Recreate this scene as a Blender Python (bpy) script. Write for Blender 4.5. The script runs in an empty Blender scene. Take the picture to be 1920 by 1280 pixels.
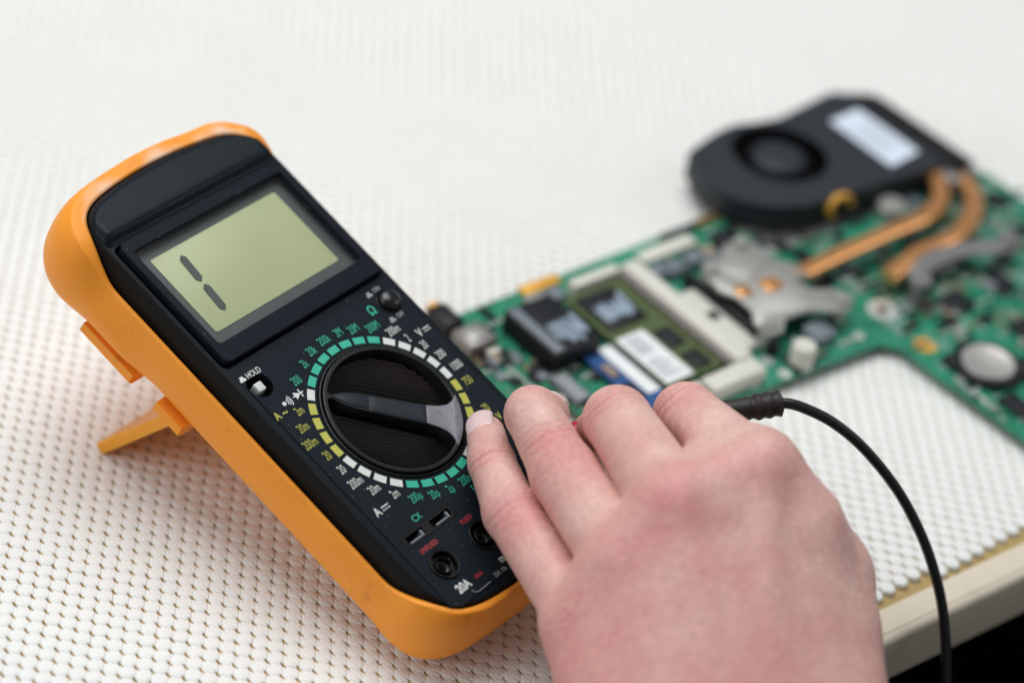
import bpy, bmesh, math, random
import numpy as np
from mathutils import Vector, Matrix

random.seed(7)
rng = np.random.default_rng(11)
S = 0.001                                   # everything below is written in millimetres
SC = bpy.context.scene
COL = SC.collection

# ------------------------------------------------------------------ camera
cam_data = bpy.data.cameras.new('camera')
cam = bpy.data.objects.new('camera', cam_data)
COL.objects.link(cam)
CR, CU, CB = (Vector(v).normalized() for v in ((0.61375, -0.77698, 0.14010), (0.41297, 0.46701, 0.78190), (-0.67295, -0.42203, 0.60749)))
cam.matrix_world = Matrix(((CR.x, CU.x, CB.x, -513.90 * S), (CR.y, CU.y, CB.y, -305.91 * S), (CR.z, CU.z, CB.z, 566.95 * S), (0, 0, 0, 1)))
cam_data.sensor_width = 36
cam_data.sensor_fit = 'HORIZONTAL'
cam_data.lens = 90
cam_data.clip_start = 0.02
cam_data.clip_end = 50
cam_data.dof.use_dof = True
cam_data.dof.focus_distance = 0.806
cam_data.dof.aperture_fstop = 4.0
SC.camera = cam

# ------------------------------------------------------------------ light
world = bpy.data.worlds.new('World')
SC.world = world
world.use_nodes = True
bg = world.node_tree.nodes['Background']
bg.inputs[0].default_value = (0.93, 0.97, 1.0, 1)
bg.inputs[1].default_value = 0.19


def area(name, loc, target, sx, sy, power, color=(1, 1, 1)):
    d = bpy.data.lights.new(name, 'AREA')
    d.shape = 'RECTANGLE'
    d.size, d.size_y = sx, sy
    d.energy = power
    d.color = color
    o = bpy.data.objects.new(name, d)
    COL.objects.link(o)
    o.location = loc
    o.rotation_euler = (Vector(target) - Vector(loc)).to_track_quat('-Z', 'Y').to_euler()
    o['kind'] = 'helper'
    return o


area('ceiling_light', (0.30, 0.50, 1.60), (0.12, 0.04, 0), 1.5, 1.1, 26.8, (0.985, 0.99, 0.99))
area('window_light', (-1.05, 0.62, 0.72), (0.0, 0.05, 0), 1.1, 1.0, 6.0, (0.95, 0.98, 1.0))
area('side_light', (1.25, -0.95, 0.95), (0.05, 0.05, 0.02), 0.7, 0.5, 3.0, (1.0, 0.99, 0.97))

SC.view_settings.view_transform = 'Standard'
SC.view_settings.look = 'None'
SC.view_settings.exposure = 0.0
SC.view_settings.gamma = 1.0
SC.view_settings.use_curve_mapping = False
SC.render.engine = 'CYCLES'
SC.cycles.use_denoising = True
SC.cycles.max_bounces = 8
SC.cycles.diffuse_bounces = 5
SC.cycles.caustics_reflective = False
SC.cycles.caustics_refractive = False


# ------------------------------------------------------------------ materials
def new_mat(name):
    m = bpy.data.materials.new(name)
    m.use_nodes = True
    nt = m.node_tree
    return m, nt, nt.nodes['Principled BSDF']


def N(nt, typ, **kw):
    n = nt.nodes.new(typ)
    for k, v in kw.items():
        setattr(n, k, v)
    return n


def mat(name, col, rough=0.5, metal=0.0, var=0.06, vscale=120, bump=0.0, bscale=900, spec=0.5, sss=0.0, coat=0.0, wear=None, col2=None, c2scale=60, c2lo=0.5, c2hi=0.7, rvar=0.08):
    m, nt, p = new_mat(name)
    L = nt.links.new
    tc = N(nt, 'ShaderNodeTexCoord')
    n1 = N(nt, 'ShaderNodeTexNoise')
    n1.inputs['Scale'].default_value = vscale
    n1.inputs['Detail'].default_value = 5
    L(tc.outputs['Object'], n1.inputs['Vector'])
    ramp = N(nt, 'ShaderNodeMixRGB', blend_type='MIX')
    ramp.inputs[1].default_value = (*[c * (1 - var) for c in col], 1)
    ramp.inputs[2].default_value = (*[min(1, c * (1 + var)) for c in col], 1)
    L(n1.outputs['Fac'], ramp.inputs[0])
    out = ramp.outputs[0]
    if col2 is not None:
        n2 = N(nt, 'ShaderNodeTexNoise')
        n2.inputs['Scale'].default_value = c2scale
        n2.inputs['Detail'].default_value = 6
        n2.inputs['Roughness'].default_value = 0.65
        L(tc.outputs['Object'], n2.inputs['Vector'])
        mr = N(nt, 'ShaderNodeMapRange')
        mr.inputs[1].default_value = c2lo
        mr.inputs[2].default_value = c2hi
        L(n2.outputs['Fac'], mr.inputs[0])
        mx = N(nt, 'ShaderNodeMixRGB')
        L(mr.outputs[0], mx.inputs[0])
        L(out, mx.inputs[1])
        mx.inputs[2].default_value = (*col2, 1)
        out = mx.outputs[0]
    if wear is not None:
        wa = N(nt, 'ShaderNodeAttribute', attribute_name='wear')
        wn = N(nt, 'ShaderNodeTexNoise')
        wn.inputs['Scale'].default_value = 170
        wn.inputs['Detail'].default_value = 6
        L(tc.outputs['Object'], wn.inputs['Vector'])
        wm = N(nt, 'ShaderNodeMath', operation='MULTIPLY')
        L(wa.outputs['Fac'], wm.inputs[0])
        L(wn.outputs['Fac'], wm.inputs[1])
        wr = N(nt, 'ShaderNodeMapRange')
        wr.inputs[1].default_value, wr.inputs[2].default_value = 0.22, 0.62
        L(wm.outputs[0], wr.inputs[0])
        wx = N(nt, 'ShaderNodeMixRGB')
        L(wr.outputs[0], wx.inputs[0])
        L(out, wx.inputs[1])
        wx.inputs[2].default_value = (*wear, 1)
        out = wx.outputs[0]
    L(out, p.inputs['Base Color'])
    rr = N(nt, 'ShaderNodeMapRange')
    rr.inputs[3].default_value = max(0.02, rough - rvar)
    rr.inputs[4].default_value = min(1, rough + rvar)
    L(n1.outputs['Fac'], rr.inputs[0])
    L(rr.outputs[0], p.inputs['Roughness'])
    p.inputs['Metallic'].default_value = metal
    p.inputs['Specular IOR Level'].default_value = spec
    if coat:
        p.inputs['Coat Weight'].default_value = coat
        p.inputs['Coat Roughness'].default_value = 0.2
    if sss:
        p.inputs['Subsurface Weight'].default_value = sss
        p.inputs['Subsurface Radius'].default_value = (1, 0.35, 0.12)
        p.inputs['Subsurface Scale'].default_value = 0.004
    if bump:
        n3 = N(nt, 'ShaderNodeTexNoise')
        n3.inputs['Scale'].default_value = bscale
        n3.inputs['Detail'].default_value = 4
        L(tc.outputs['Object'], n3.inputs['Vector'])
        b = N(nt, 'ShaderNodeBump')
        b.inputs['Strength'].default_value = bump
        b.inputs['Distance'].default_value = 0.0004
        L(n3.outputs['Fac'], b.inputs['Height'])
        L(b.outputs[0], p.inputs['Normal'])
    return m


M = {}
M['orange'] = mat('orange_rubber', (0.95, 0.33, 0.03), 0.48, var=0.08, vscale=45, bump=0.12, bscale=260, sss=0.12, spec=0.3, col2=(0.62, 0.21, 0.03), c2scale=110, c2lo=0.60, c2hi=0.80, wear=(0.88, 0.60, 0.42))
M['stand'] = mat('stand_orange', (0.97, 0.345, 0.012), 0.45, var=0.06, sss=0.5)
M['stand'].node_tree.nodes['Principled BSDF'].inputs['Subsurface Scale'].default_value = 0.02
M['case'] = mat('case_plastic', (0.0085, 0.0135, 0.0185), 0.30, var=0.08, spec=0.10, bump=0.10, bscale=3500)
M['side'] = mat('case_side', (0.005, 0.005, 0.005), 0.55, bump=0.15, bscale=2500, spec=0.15)
M['panel'] = mat('panel_print', (0.0125, 0.018, 0.0235), 0.48, var=0.08, spec=0.05, bump=0.12, bscale=4200)
M['bezel'] = mat('bezel_plastic', (0.008, 0.011, 0.017), 0.38, var=0.12, spec=0.08, bump=0.25, bscale=2600, col2=(0.03, 0.035, 0.045), c2scale=900, c2lo=0.62, c2hi=0.75)
M['black'] = mat('black_plastic', (0.004, 0.004, 0.0045), 0.35, spec=0.3, bump=0.08, bscale=2500)
M['knob'] = mat('knob_plastic', (0.006, 0.0065, 0.007), 0.32, spec=0.35, var=0.2, bump=0.10, bscale=2600)
M['bar'] = mat('pointer_plastic', (0.014, 0.021, 0.028), 0.42, spec=0.25, bump=0.12, bscale=3000)
M['worn'] = mat('worn_grey', (0.20, 0.19, 0.22), 0.38, var=0.25, vscale=500, bump=0.3, bscale=1800, col2=(0.09, 0.09, 0.105), c2scale=500, c2lo=0.5, c2hi=0.7)
M['ribs'] = mat('rib_plastic', (0.012, 0.012, 0.012), 0.30, var=0.2, vscale=400, spec=0.6)
M['button'] = mat('button_black', (0.008, 0.009, 0.011), 0.22)
M['stem'] = mat('white_stem', (0.62, 0.66, 0.64), 0.5)
M['lcd'] = mat('lcd_green', (0.485, 0.53, 0.30), 0.45, var=0.05, vscale=40, col2=(0.445, 0.475, 0.25), c2scale=25, c2lo=0.5, c2hi=0.75)
M['lcdframe'] = mat('lcd_surround', (0.055, 0.068, 0.068), 0.5, var=0.12, vscale=120, bump=0.15, bscale=1500)
M['seg'] = mat('lcd_segment', (0.045, 0.062, 0.062), 0.5)
M['pg'] = mat('print_green', (0.02, 0.42, 0.28), 0.5, var=0.08, vscale=900)
M['pw'] = mat('print_white', (0.66, 0.70, 0.66), 0.5, var=0.08, vscale=900)
M['py'] = mat('print_yellow', (0.47, 0.46, 0.07), 0.5, var=0.08, vscale=900)
M['pr'] = mat('print_red', (0.34, 0.018, 0.03), 0.5)
M['pgrey'] = mat('print_grey', (0.30, 0.32, 0.33), 0.5)
M['steel'] = mat('steel_contact', (0.45, 0.44, 0.42), 0.35, metal=0.9)
M['mat'] = mat('white_foam', (0.83, 0.845, 0.825), 0.62, var=0.03, vscale=25, bump=0.10, bscale=1400, col2=(0.70, 0.68, 0.62), c2scale=150, c2lo=0.66, c2hi=0.85)
M['tabletop'] = mat('ochre_laminate', (0.42, 0.30, 0.11), 0.55, var=0.18, vscale=60)
M['edge'] = mat('cream_edge', (0.70, 0.63, 0.51), 0.42, var=0.06, vscale=80, col2=(0.62, 0.54, 0.41), c2scale=90, c2lo=0.55, c2hi=0.8)
M['floor'] = mat('dark_floor', (0.002, 0.002, 0.002), 0.95, spec=0.0)
M['cable'] = mat('cable_rubber', (0.007, 0.0075, 0.009), 0.40, bump=0.1, bscale=900)
M['strain'] = mat('strain_rubber', (0.012, 0.009, 0.008), 0.55, bump=0.2, bscale=900)
M['red'] = mat('red_plastic', (0.42, 0.012, 0.03), 0.35)
M['fan'] = mat('fan_plastic', (0.022, 0.027, 0.034), 0.45, bump=0.1, spec=0.3)
M['slitwall'] = mat('slit_wall', (0.80, 0.66, 0.42), 0.7, var=0.25, vscale=300)  # ochre tone given to the walls of the mat's slits
M['fandark'] = mat('fan_dark', (0.006, 0.006, 0.007), 0.5, spec=0.25)
M['label'] = mat('paper_label', (0.70, 0.78, 0.90), 0.6, var=0.03)
M['labelw'] = mat('white_label', (0.80, 0.84, 0.84), 0.6, var=0.03)
M['labelgrey'] = mat('label_print', (0.34, 0.38, 0.42), 0.6, var=0.12, vscale=700)
M['copper'] = mat('copper', (0.90, 0.43, 0.17), 0.24, metal=0.75, var=0.12, vscale=200)
M['alu'] = mat('aluminium', (0.42, 0.42, 0.395), 0.36, metal=0.5, var=0.08, vscale=200)
M['aludk'] = mat('grey_metal', (0.27, 0.26, 0.26), 0.42, metal=0.6)
M['chip'] = mat('chip_black', (0.010, 0.012, 0.015), 0.45, spec=0.3)
M['chipgrey'] = mat('chip_grey', (0.17, 0.20, 0.23), 0.5)
M['paste'] = mat('grey_paste', (0.27, 0.35, 0.44), 0.5, var=0.25, vscale=300)
M['memgreen'] = mat('module_green', (0.065, 0.10, 0.028), 0.45, var=0.2, vscale=250)
M['blue'] = mat('module_blue', (0.012, 0.075, 0.25), 0.4, var=0.3, vscale=400)
M['ivory'] = mat('ivory_plastic', (0.66, 0.65, 0.58), 0.5)
M['gold'] = mat('gold_pad', (0.78, 0.40, 0.05), 0.4, metal=0.3)
M['solder'] = mat('solder', (0.75, 0.80, 0.77), 0.25, metal=0.5)
M['tan'] = mat('smd_tan', (0.30, 0.22, 0.15), 0.5)
M['coin'] = mat('coin_steel', (0.52, 0.50, 0.48), 0.42, metal=0.55)
M['pcbedge'] = mat('board_edge', (0.10, 0.09, 0.05), 0.7)

# green solder mask with paler copper pours and fine traces
m, nt, p = new_mat('solder_mask')
L = nt.links.new
tc = N(nt, 'ShaderNodeTexCoord')
v = N(nt, 'ShaderNodeTexVoronoi', distance='CHEBYCHEV')
v.inputs['Scale'].default_value = 170
L(tc.outputs['Object'], v.inputs['Vector'])
cr = N(nt, 'ShaderNodeValToRGB')
cr.color_ramp.elements[0].color = (0.0, 0.085, 0.045, 1)
cr.color_ramp.elements[1].color = (0.015, 0.26, 0.14, 1)
L(v.outputs['Color'], cr.inputs[0])
br = N(nt, 'ShaderNodeTexBrick')
br.inputs['Scale'].default_value = 240
br.inputs['Mortar Size'].default_value = 0.012
br.inputs['Color1'].default_value = (0, 0, 0, 1)
br.inputs['Color2'].default_value = (0, 0, 0, 1)
br.inputs['Mortar'].default_value = (1, 1, 1, 1)
L(tc.outputs['Object'], br.inputs['Vector'])
mx = N(nt, 'ShaderNodeMixRGB')
L(br.outputs['Color'], mx.inputs[0])
L(cr.outputs[0], mx.inputs[1])
mx.inputs[2].default_value = (0.06, 0.36, 0.22, 1)
ns = N(nt, 'ShaderNodeTexNoise')
ns.inputs['Scale'].default_value = 30
L(tc.outputs['Object'], ns.inputs['Vector'])
mr = N(nt, 'ShaderNodeMapRange')
mr.inputs[1].default_value, mr.inputs[2].default_value = 0.45, 0.7
mr.inputs[4].default_value = 0.6
L(ns.outputs['Fac'], mr.inputs[0])
mx2 = N(nt, 'ShaderNodeMixRGB')
L(mr.outputs[0], mx2.inputs[0])
L(mx.outputs[0], mx2.inputs[1])
mx2.inputs[2].default_value = (0.05, 0.30, 0.20, 1)
L(mx2.outputs[0], p.inputs['Base Color'])
p.inputs['Roughness'].default_value = 0.33
M['pcb'] = m

# clear display window: reflects by angle, otherwise lets the display through
m, nt, p = new_mat('clear_window')
nt.nodes.remove(p)
tr = N(nt, 'ShaderNodeBsdfTransparent')
tr.inputs[0].default_value = (0.97, 0.98, 0.97, 1)
gl = N(nt, 'ShaderNodeBsdfGlossy')
gl.inputs['Roughness'].default_value = 0.12
lw = N(nt, 'ShaderNodeLayerWeight')
lw.inputs[0].default_value = 0.5
pw5 = N(nt, 'ShaderNodeMath', operation='POWER')
pw5.inputs[1].default_value = 5.0
nt.links.new(lw.outputs['Facing'], pw5.inputs[0])
fr = N(nt, 'ShaderNodeMapRange')
fr.inputs[3].default_value = 0.05
nt.links.new(pw5.outputs[0], fr.inputs[0])
mx = N(nt, 'ShaderNodeMixShader')
nt.links.new(fr.outputs[0], mx.inputs[0])
nt.links.new(tr.outputs[0], mx.inputs[1])
nt.links.new(gl.outputs[0], mx.inputs[2])
nt.links.new(mx.outputs[0], nt.nodes['Material Output'].inputs[0])
M['glass'] = m

# skin: flushed knuckles ride on a vertex attribute, mottling on noise
m, nt, p = new_mat('skin')
L = nt.links.new
tc = N(nt, 'ShaderNodeTexCoord')
at = N(nt, 'ShaderNodeAttribute', attribute_name='flush')
n1 = N(nt, 'ShaderNodeTexNoise')
n1.inputs['Scale'].default_value = 75
n1.inputs['Detail'].default_value = 5
L(tc.outputs['Object'], n1.inputs['Vector'])
n2 = N(nt, 'ShaderNodeTexNoise')
n2.inputs['Scale'].default_value = 22
n2.inputs['Detail'].default_value = 2
L(tc.outputs['Object'], n2.inputs['Vector'])
mrA = N(nt, 'ShaderNodeMapRange')
mrA.inputs[1].default_value, mrA.inputs[2].default_value = 0.35, 0.72
mrA.inputs[4].default_value = 0.75
L(n1.outputs['Fac'], mrA.inputs[0])
mrB = N(nt, 'ShaderNodeMapRange')
mrB.inputs[1].default_value, mrB.inputs[2].default_value = 0.35, 0.7
mrB.inputs[4].default_value = 0.5
L(n2.outputs['Fac'], mrB.inputs[0])
add = N(nt, 'ShaderNodeMath', operation='ADD')
L(mrA.outputs[0], add.inputs[0])
L(mrB.outputs[0], add.inputs[1])
half = N(nt, 'ShaderNodeMath', operation='MULTIPLY')
half.inputs[1].default_value = 0.62
L(add.outputs[0], half.inputs[0])
add2 = N(nt, 'ShaderNodeMath', operation='ADD', use_clamp=True)
L(half.outputs[0], add2.inputs[0])
L(at.outputs['Fac'], add2.inputs[1])
cr = N(nt, 'ShaderNodeValToRGB')
cr.color_ramp.elements[0].color = (0.75, 0.50, 0.435, 1)
cr.color_ramp.elements[1].color = (0.66, 0.275, 0.265, 1)
e = cr.color_ramp.elements.new(0.45)
e.color = (0.69, 0.385, 0.345, 1)
L(add2.outputs[0], cr.inputs[0])
n5 = N(nt, 'ShaderNodeTexNoise')
n5.inputs['Scale'].default_value = 480
n5.inputs['Detail'].default_value = 4
n5.inputs['Roughness'].default_value = 0.7
L(tc.outputs['Object'], n5.inputs['Vector'])
sp = N(nt, 'ShaderNodeMapRange')
sp.inputs[1].default_value, sp.inputs[2].default_value = 0.3, 0.7
sp.inputs[3].default_value, sp.inputs[4].default_value = 0.86, 1.10
L(n5.outputs['Fac'], sp.inputs[0])
mv = N(nt, 'ShaderNodeVectorMath', operation='SCALE')
L(cr.outputs[0], mv.inputs[0])
L(sp.outputs[0], mv.inputs['Scale'])
L(mv.outputs[0], p.inputs['Base Color'])
p.inputs['Roughness'].default_value = 0.42
p.inputs['Specular IOR Level'].default_value = 0.4
p.inputs['Subsurface Weight'].default_value = 0.12
p.inputs['Subsurface Radius'].default_value = (1.0, 0.35, 0.18)
p.inputs['Subsurface Scale'].default_value = 0.003
vo = N(nt, 'ShaderNodeTexVoronoi', feature='DISTANCE_TO_EDGE')
vo.inputs['Scale'].default_value = 800
L(tc.outputs['Object'], vo.inputs['Vector'])
n4 = N(nt, 'ShaderNodeTexNoise')
n4.inputs['Scale'].default_value = 420
n4.inputs['Detail'].default_value = 4
L(tc.outputs['Object'], n4.inputs['Vector'])
b1 = N(nt, 'ShaderNodeBump')
b1.inputs['Strength'].default_value = 0.30
b1.inputs['Distance'].default_value = 0.0004
L(vo.outputs['Distance'], b1.inputs['Height'])
b2 = N(nt, 'ShaderNodeBump')
b2.inputs['Strength'].default_value = 0.32
b2.inputs['Distance'].default_value = 0.0006
L(n4.outputs['Fac'], b2.inputs['Height'])
L(b1.outputs[0], b2.inputs['Normal'])
n6 = N(nt, 'ShaderNodeTexNoise')
n6.inputs['Scale'].default_value = 150
n6.inputs['Detail'].default_value = 8
n6.inputs['Roughness'].default_value = 0.7
n6.inputs['Distortion'].default_value = 0.8
L(tc.outputs['Object'], n6.inputs['Vector'])
b3 = N(nt, 'ShaderNodeBump')
b3.inputs['Strength'].default_value = 0.30
b3.inputs['Distance'].default_value = 0.0014
L(n6.outputs['Fac'], b3.inputs['Height'])
L(b2.outputs[0], b3.inputs['Normal'])
L(b3.outputs[0], p.inputs['Normal'])
M['skin'] = m
M['nail'] = mat('nail', (0.76, 0.56, 0.56), 0.22, var=0.05)
M['nailtip'] = mat('nail_tip', (0.78, 0.72, 0.68), 0.3)


# ------------------------------------------------------------------ mesh helpers (millimetres in)
def make(name, V, F, material, parent=None, smooth=35, scaled=True):
    V = np.asarray(V, dtype=float) * S
    me = bpy.data.meshes.new(name)
    me.from_pydata(V.tolist(), [], F if isinstance(F, list) else F.tolist())
    me.update()
    if smooth:
        me.shade_smooth()
        if smooth < 180:
            me.set_sharp_from_angle(angle=math.radians(smooth))
    if isinstance(material, str):
        material = M[material]
    me.materials.append(material)
    o = bpy.data.objects.new(name, me)
    COL.objects.link(o)
    if parent is not None:
        o.parent = parent
    return o


def empty(name, loc=(0, 0, 0), rot=(0, 0, 0), label=None, cat=None, group=None):
    o = bpy.data.objects.new(name, None)
    COL.objects.link(o)
    o.location = [c * S for c in loc]
    o.rotation_euler = rot
    o.empty_display_size = 0.01
    tag(o, label, cat, group)
    return o


def tag(o, label=None, cat=None, group=None, kind=None):
    if label: o['label'] = label
    if cat: o['category'] = cat
    if group: o['group'] = group
    if kind: o['kind'] = kind
    return o


class MB:
    def __init__(self):
        self.V, self.F = [], []

    def add(self, V, F):
        n = len(self.V)
        self.V += [tuple(v) for v in V]
        self.F += [tuple(i + n for i in f) for f in F]
        return self

    def build(self, name, material, parent=None, smooth=35):
        return make(name, self.V, self.F, material, parent, smooth)


def inset(poly, d):
    P = np.asarray(poly, float)
    a = P - np.roll(P, 1, 0)
    b = np.roll(P, -1, 0) - P
    a /= np.linalg.norm(a, axis=1)[:, None] + 1e-12
    b /= np.linalg.norm(b, axis=1)[:, None] + 1e-12
    na = np.c_[-a[:, 1], a[:, 0]]
    nb = np.c_[-b[:, 1], b[:, 0]]
    m = na + nb
    m /= (1 + (na * nb).sum(1))[:, None].clip(0.25)
    return P + m * d


def ccw(poly):
    P = np.asarray(poly, float)
    A = (P[:, 0] * np.roll(P[:, 1], -1) - np.roll(P[:, 0], -1) * P[:, 1]).sum()
    return P if A > 0 else P[::-1]


def prism(poly, z0, z1, bev=0.0, mb=None):
    P = ccw(poly)
    n = len(P)
    rings = [(P, z0)]
    if bev:
        rings += [(P, z1 - bev), (inset(P, bev * 0.3), z1 - bev * 0.3), (inset(P, bev), z1)]
    else:
        rings += [(P, z1)]
    V, F = [], []
    for Q, z in rings:
        V += [(x, y, z) for x, y in Q]
    for k in range(len(rings) - 1):
        for i in range(n):
            j = (i + 1) % n
            F.append((k * n + i, k * n + j, (k + 1) * n + j, (k + 1) * n + i))
    F.append(tuple(range(n - 1, -1, -1)))
    F.append(tuple((len(rings) - 1) * n + i for i in range(n)))
    if mb is None:
        mb = MB()
    return mb.add(V, F)


def rrect(x0, x1, y0, y1, r=0.0, k=5):
    if r <= 0:
        return [(x0, y0), (x1, y0), (x1, y1), (x0, y1)]
    P = []
    for cx, cy, a0 in ((x1 - r, y0 + r, -90), (x1 - r, y1 - r, 0), (x0 + r, y1 - r, 90), (x0 + r, y0 + r, 180)):
        for i in range(k + 1):
            a = math.radians(a0 + 90 * i / k)
            P.append((cx + r * math.cos(a), cy + r * math.sin(a)))
    return P


def box(x0, x1, y0, y1, z0, z1, bev=0.0, r=0.0, mb=None):
    return prism(rrect(x0, x1, y0, y1, r), z0, z1, bev, mb)


def circ(cx, cy, r, n=48, a0=0.0):
    return [(cx + r * math.cos(a0 + 2 * math.pi * i / n), cy + r * math.sin(a0 + 2 * math.pi * i / n)) for i in range(n)]


def lathe(prof, cx=0, cy=0, n=48, mb=None, cap=True):
    V, F = [], []
    for r, z in prof:
        V += [(cx + r * math.cos(2 * math.pi * i / n), cy + r * math.sin(2 * math.pi * i / n), z) for i in range(n)]
    for k in range(len(prof) - 1):
        for i in range(n):
            j = (i + 1) % n
            F.append((k * n + i, k * n + j, (k + 1) * n + j, (k + 1) * n + i))
    if cap:
        F.append(tuple((len(prof) - 1) * n + i for i in range(n)))
        F.append(tuple(range(n - 1, -1, -1)))
    return (mb or MB()).add(V, F)


def catmull(P, per=8, closed=False):
    P = [np.array(p, float) for p in P]
    n = len(P)
    out = []
    for i in range(n if closed else n - 1):
        if closed:
            a, b, c, d = P[i - 1], P[i], P[(i + 1) % n], P[(i + 2) % n]
        else:
            a, b, c, d = P[max(0, i - 1)], P[i], P[i + 1], P[min(n - 1, i + 2)]
        for k in range(per):
            t = k / per
            out.append(0.5 * ((2 * b) + (c - a) * t + (2 * a - 5 * b + 4 * c - d) * t * t + (3 * b - a - 3 * c + d) * t ** 3))
    if not closed:
        out.append(P[-1])
    return np.array(out)


def tube(path, r, n=16, mb=None, flat=None):
    P = np.asarray(path, float)
    m = len(P)
    R_ = np.full(m, r) if np.isscalar(r) else np.asarray(r, float)
    T = np.gradient(P, axis=0)
    T /= np.linalg.norm(T, axis=1)[:, None]
    up = np.array([0, 0, 1.0]) if abs(T[0][2]) < 0.9 else np.array([1.0, 0, 0])
    u = np.cross(T[0], up); u /= np.linalg.norm(u)
    V, F = [], []
    for i in range(m):
        u = u - T[i] * (u @ T[i]); u /= np.linalg.norm(u)
        w = np.cross(T[i], u)
        fu, fw = (1, 1) if flat is None else flat
        for k in range(n):
            a = 2 * math.pi * k / n
            V.append(P[i] + R_[i] * (fu * math.cos(a) * u + fw * math.sin(a) * w))
    for i in range(m - 1):
        for k in range(n):
            j = (k + 1) % n
            F.append((i * n + k, i * n + j, (i + 1) * n + j, (i + 1) * n + k))
    F.append(tuple(range(n - 1, -1, -1)))
    F.append(tuple((m - 1) * n + k for k in range(n)))
    return (mb or MB()).add(V, F)


def curve_to_mesh(cu, name, material, parent, dz=0.0, smooth=35):
    tmp = bpy.data.objects.new('tmp', cu)
    COL.objects.link(tmp)
    dg = bpy.context.evaluated_depsgraph_get()
    me = bpy.data.meshes.new_from_object(tmp.evaluated_get(dg))
    bpy.data.objects.remove(tmp)
    bpy.data.curves.remove(cu)
    me.name = name
    me.transform(Matrix.Translation((0, 0, dz)))
    me.materials.clear()
    me.materials.append(M[material] if isinstance(material, str) else material)
    if smooth:
        me.shade_smooth()
        me.set_sharp_from_angle(angle=math.radians(smooth))
    o = bpy.data.objects.new(name, me)
    COL.objects.link(o)
    if parent is not None:
        o.parent = parent
    return o


def plate(name, outer, holes, z0, z1, material, parent, bev=0.0):
    cu = bpy.data.curves.new(name, 'CURVE')
    cu.dimensions = '2D'
    cu.fill_mode = 'BOTH'
    for poly in [outer] + holes:
        sp = cu.splines.new('POLY')
        sp.points.add(len(poly) - 1)
        for q, (x, y) in zip(sp.points, poly):
            q.co = (x * S, y * S, 0, 1)
        sp.use_cyclic_u = True
    cu.extrude = ((z1 - z0) / 2 - bev) * S
    cu.bevel_depth = bev * S
    cu.bevel_resolution = 2
    cu.offset = -bev * S
    return curve_to_mesh(cu, name, material, parent, (z0 + z1) / 2 * S)


def text(s, x, y, z, size, material, parent, name='marking', sx=0.62, bold=0.0, rot=0.0, align='CENTER'):
    cu = bpy.data.curves.new(name, 'FONT')
    cu.body = s
    cu.size = size * S
    cu.align_x = align
    cu.align_y = 'CENTER'
    cu.extrude = 0.012 * S
    cu.offset = bold * S
    cu.resolution_u = 4
    o = curve_to_mesh(cu, name, material, parent, 0, 0)
    o.data.transform(Matrix.Translation((x * S, y * S, z * S)) @ Matrix.Rotation(rot, 4, 'Z') @ Matrix.Diagonal((sx, 1, 1, 1)))
    return o


def smooth01(t):
    t = np.clip(t, 0, 1)
    return t * t * (3 - 2 * t)


# ================================================================== the setting
EA = math.radians(-14.9)                     # the table's front edge runs this way
E1 = np.array([math.cos(EA), math.sin(EA)])
E2 = np.array([-math.sin(EA), math.cos(EA)])
EO = np.array([101.5, -95.0])                # a point on the seam of the edge strip


def E(u, v):
    return EO + u * E1 + v * E2


floor = make('floor', [(-6000, -6000, -760), (6000, -6000, -760), (6000, 6000, -760), (-6000, 6000, -760)], [(0, 1, 2, 3)], 'floor', None, 0)
tag(floor, kind='structure')

table = empty('work_table', (*E(0, 0), -760), (0, 0, EA), 'cream edged work table under the white mat', 'table')
ZT = -2.2                                    # table top, the mat lies on it
zt = 760 + ZT
box(-700, 900, 9.5, 1100, zt - 20, zt, 0.0).build('tabletop', 'tabletop', table)
strip = MB()                                 # rounded cream strip along the front edge, in profile
prof = [(9.4, -20), (9.4, 0.35), (8.8, 0.55), (2.2, 0.5), (0.5, 0.45), (0.25, 0.05), (0.0, 0.45), (-1.2, 0.1), (-2.3, -0.8), (-2.9, -2.4), (-2.9, -20)]
V = [(u, a, zt + b) for u in (-700, 900) for a, b in prof]
k = len(prof)
F = [(i, (i + 1) % k, k + (i + 1) % k, k + i) for i in range(k)]
F += [tuple(range(k - 1, -1, -1)), tuple(range(k, 2 * k))]
strip.add(V, F)
strip.build('edge_strip', 'edge', table, 40)
for sx_ in (-1, 1):
    for yy in (60, 1040):
        box(100 + sx_ * 740 - 25, 100 + sx_ * 740 + 25, yy, yy + 50, 0, zt - 20, 2).build('leg', 'edge', table)


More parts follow.
